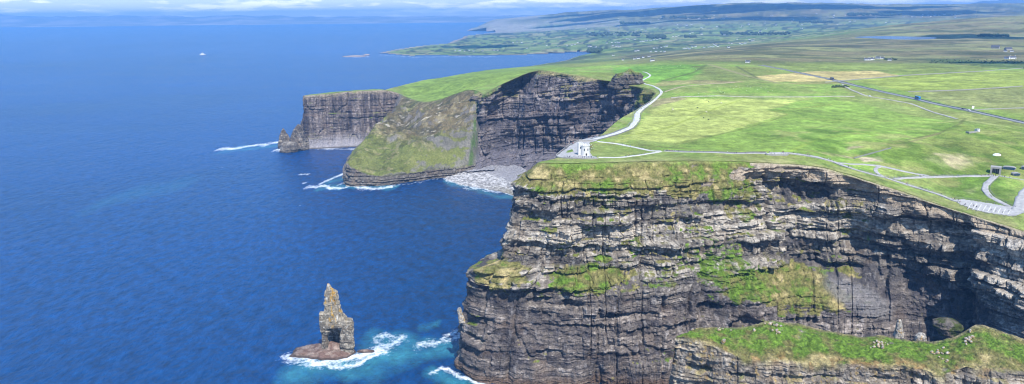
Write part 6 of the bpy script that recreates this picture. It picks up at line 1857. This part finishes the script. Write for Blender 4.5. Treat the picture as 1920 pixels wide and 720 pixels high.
def wood(px0, px1, py0, py1, n, size, label):
    pts = [(random.uniform(px0, px1), random.uniform(py0, py1)) for _ in range(n)]
    V = []; Fc = []
    ico = [(0, 0, 1), (.9, 0, .45), (.28, .85, .45), (-.72, .53, .45), (-.72, -.53, .45), (.28, -.85, .45), (.72, .53, -.45), (-.28, .85, -.45), (-.9, 0, -.45), (-.28, -.85, -.45), (.72, -.53, -.45), (0, 0, -1)]
    fi = [(0, 1, 2), (0, 2, 3), (0, 3, 4), (0, 4, 5), (0, 5, 1), (1, 6, 2), (2, 7, 3), (3, 8, 4), (4, 9, 5), (5, 10, 1), (6, 7, 2), (7, 8, 3), (8, 9, 4), (9, 10, 5), (10, 6, 1), (11, 7, 6), (11, 8, 7), (11, 9, 8), (11, 10, 9), (11, 6, 10)]
    G = ray_land(pts)
    for g in G:
        for k in range(6):
            s = size * random.uniform(.35, .75); o_ = (g[0] + random.gauss(0, size * .6), g[1] + random.gauss(0, size * .6), g[2] + size * random.uniform(.2, .9)); b = len(V)
            V += [(o_[0] + x * s * random.uniform(.7, 1.2), o_[1] + y * s * random.uniform(.7, 1.2), o_[2] + z * s * random.uniform(.7, 1.2)) for x, y, z in ico]; Fc += [tuple(b + q for q in f) for f in fi]
    me = bpy.data.meshes.new('woodland'); me.from_pydata(V, [], Fc); me.materials.append(LEAF); o = bpy.data.objects.new('woodland', me); C.objects.link(o)
    return tag(o, label, 'wood', kind='stuff')


wood(1104, 1126, 93, 99, 60, 13, 'dark wood at the head of the inlet')
wood(1214, 1246, 67.5, 73, 70, 14, 'dark wood of the valley village')
wood(1282, 1302, 68, 71, 40, 13, 'dark wood on the valley floor'); wood(1352, 1372, 62, 65, 40, 14, 'dark copse in the valley'); wood(1560, 1592, 161, 164.5, 34, 1.6, 'low dark hedge scrub beside the lane')
wood(1835, 1890, 66, 69, 60, 7, 'dark thicket on the moor right of the lake'); wood(1740, 1925, 112, 119, 90, 1.6, 'dark scrub below the moor farm'); wood(1660, 1680, 110, 113, 16, 3, 'shrubs round the moor farm')
wood(1500, 1560, 41, 43.5, 40, 18, 'dark far plantation'); wood(1240, 1330, 32, 35, 40, 20, 'long dark far wood'); wood(1160, 1215, 43, 46, 60, 20, 'dark wooded line across the valley')
wood(1590, 1690, 27, 30, 50, 22, 'dark far forest below the skyline'); wood(1380, 1480, 62, 66, 60, 13, 'hedgerow trees in the valley'); wood(1100, 1200, 62, 68, 50, 14, 'hedgerow trees on the northern plain')

# ---------------------------------------------------------------- fair-weather clouds overhead: they throw the shade on the far land
CLOUD = flat_mat('cloud_white', (.85, .86, .88), 1, .002, .08)


def cloud(px, py, rx, ry, alt=1500.):
    g = ray_land([(px, py)])[0]; t = (alt - g[2]) / sd.z; c_ = (g[0] + sd.x * t, g[1] + sd.y * t, alt)
    V = []; Fc = []; n, m = 40, 14; sd_ = int(px)
    th = np.linspace(0, 2 * np.pi, n, endpoint=False); k_ = np.clip(.1 + 1.7 * fbm2(np.cos(th) * 2.2 + sd_, np.sin(th) * 2.2, sd_, 4), .2, 1.5)
    r = np.linspace(0.02, 1, m); h = np.sqrt(np.clip(1 - r ** 2, 0, 1)) * min(rx, ry) * .5
    top = np.stack([rx * np.cos(th)[:, None] * r * k_[:, None], ry * np.sin(th)[:, None] * r * k_[:, None], h[None, :] * (.5 + fbm2(np.cos(th)[:, None] * r * 4 + sd_, np.sin(th)[:, None] * r * 4, 9, 3))], -1)
    bot = top[:, ::-1].copy(); bot[..., 2] = -40
    o = grid_mesh('cloud', np.concatenate([top, bot], 1), CLOUD, closed_u=True, smooth=True); o.location = c_; tag(o, kind='structure')


for a in ((1125, 32, 900, 420), (1290, 17, 900, 900), (1370, 22, 700, 300), (1440, 12, 1200, 700), (1560, 13, 900, 500), (1480, 35, 500, 260), (1320, 38, 600, 220), (1660, 14, 1200, 500), (1600, 34, 420, 180), (1095, 45, 700, 260), (1200, 46, 500, 200), (1400, 34, 420, 220),
          (870, 88, 200, 260), (930, 87, 220, 200), (1795, 68, 300, 150), (1880, 71, 260, 170), (1870, 117, 130, 50), (1760, 24, 900, 400), (1060, 30, 700, 300)):
    cloud(*a)
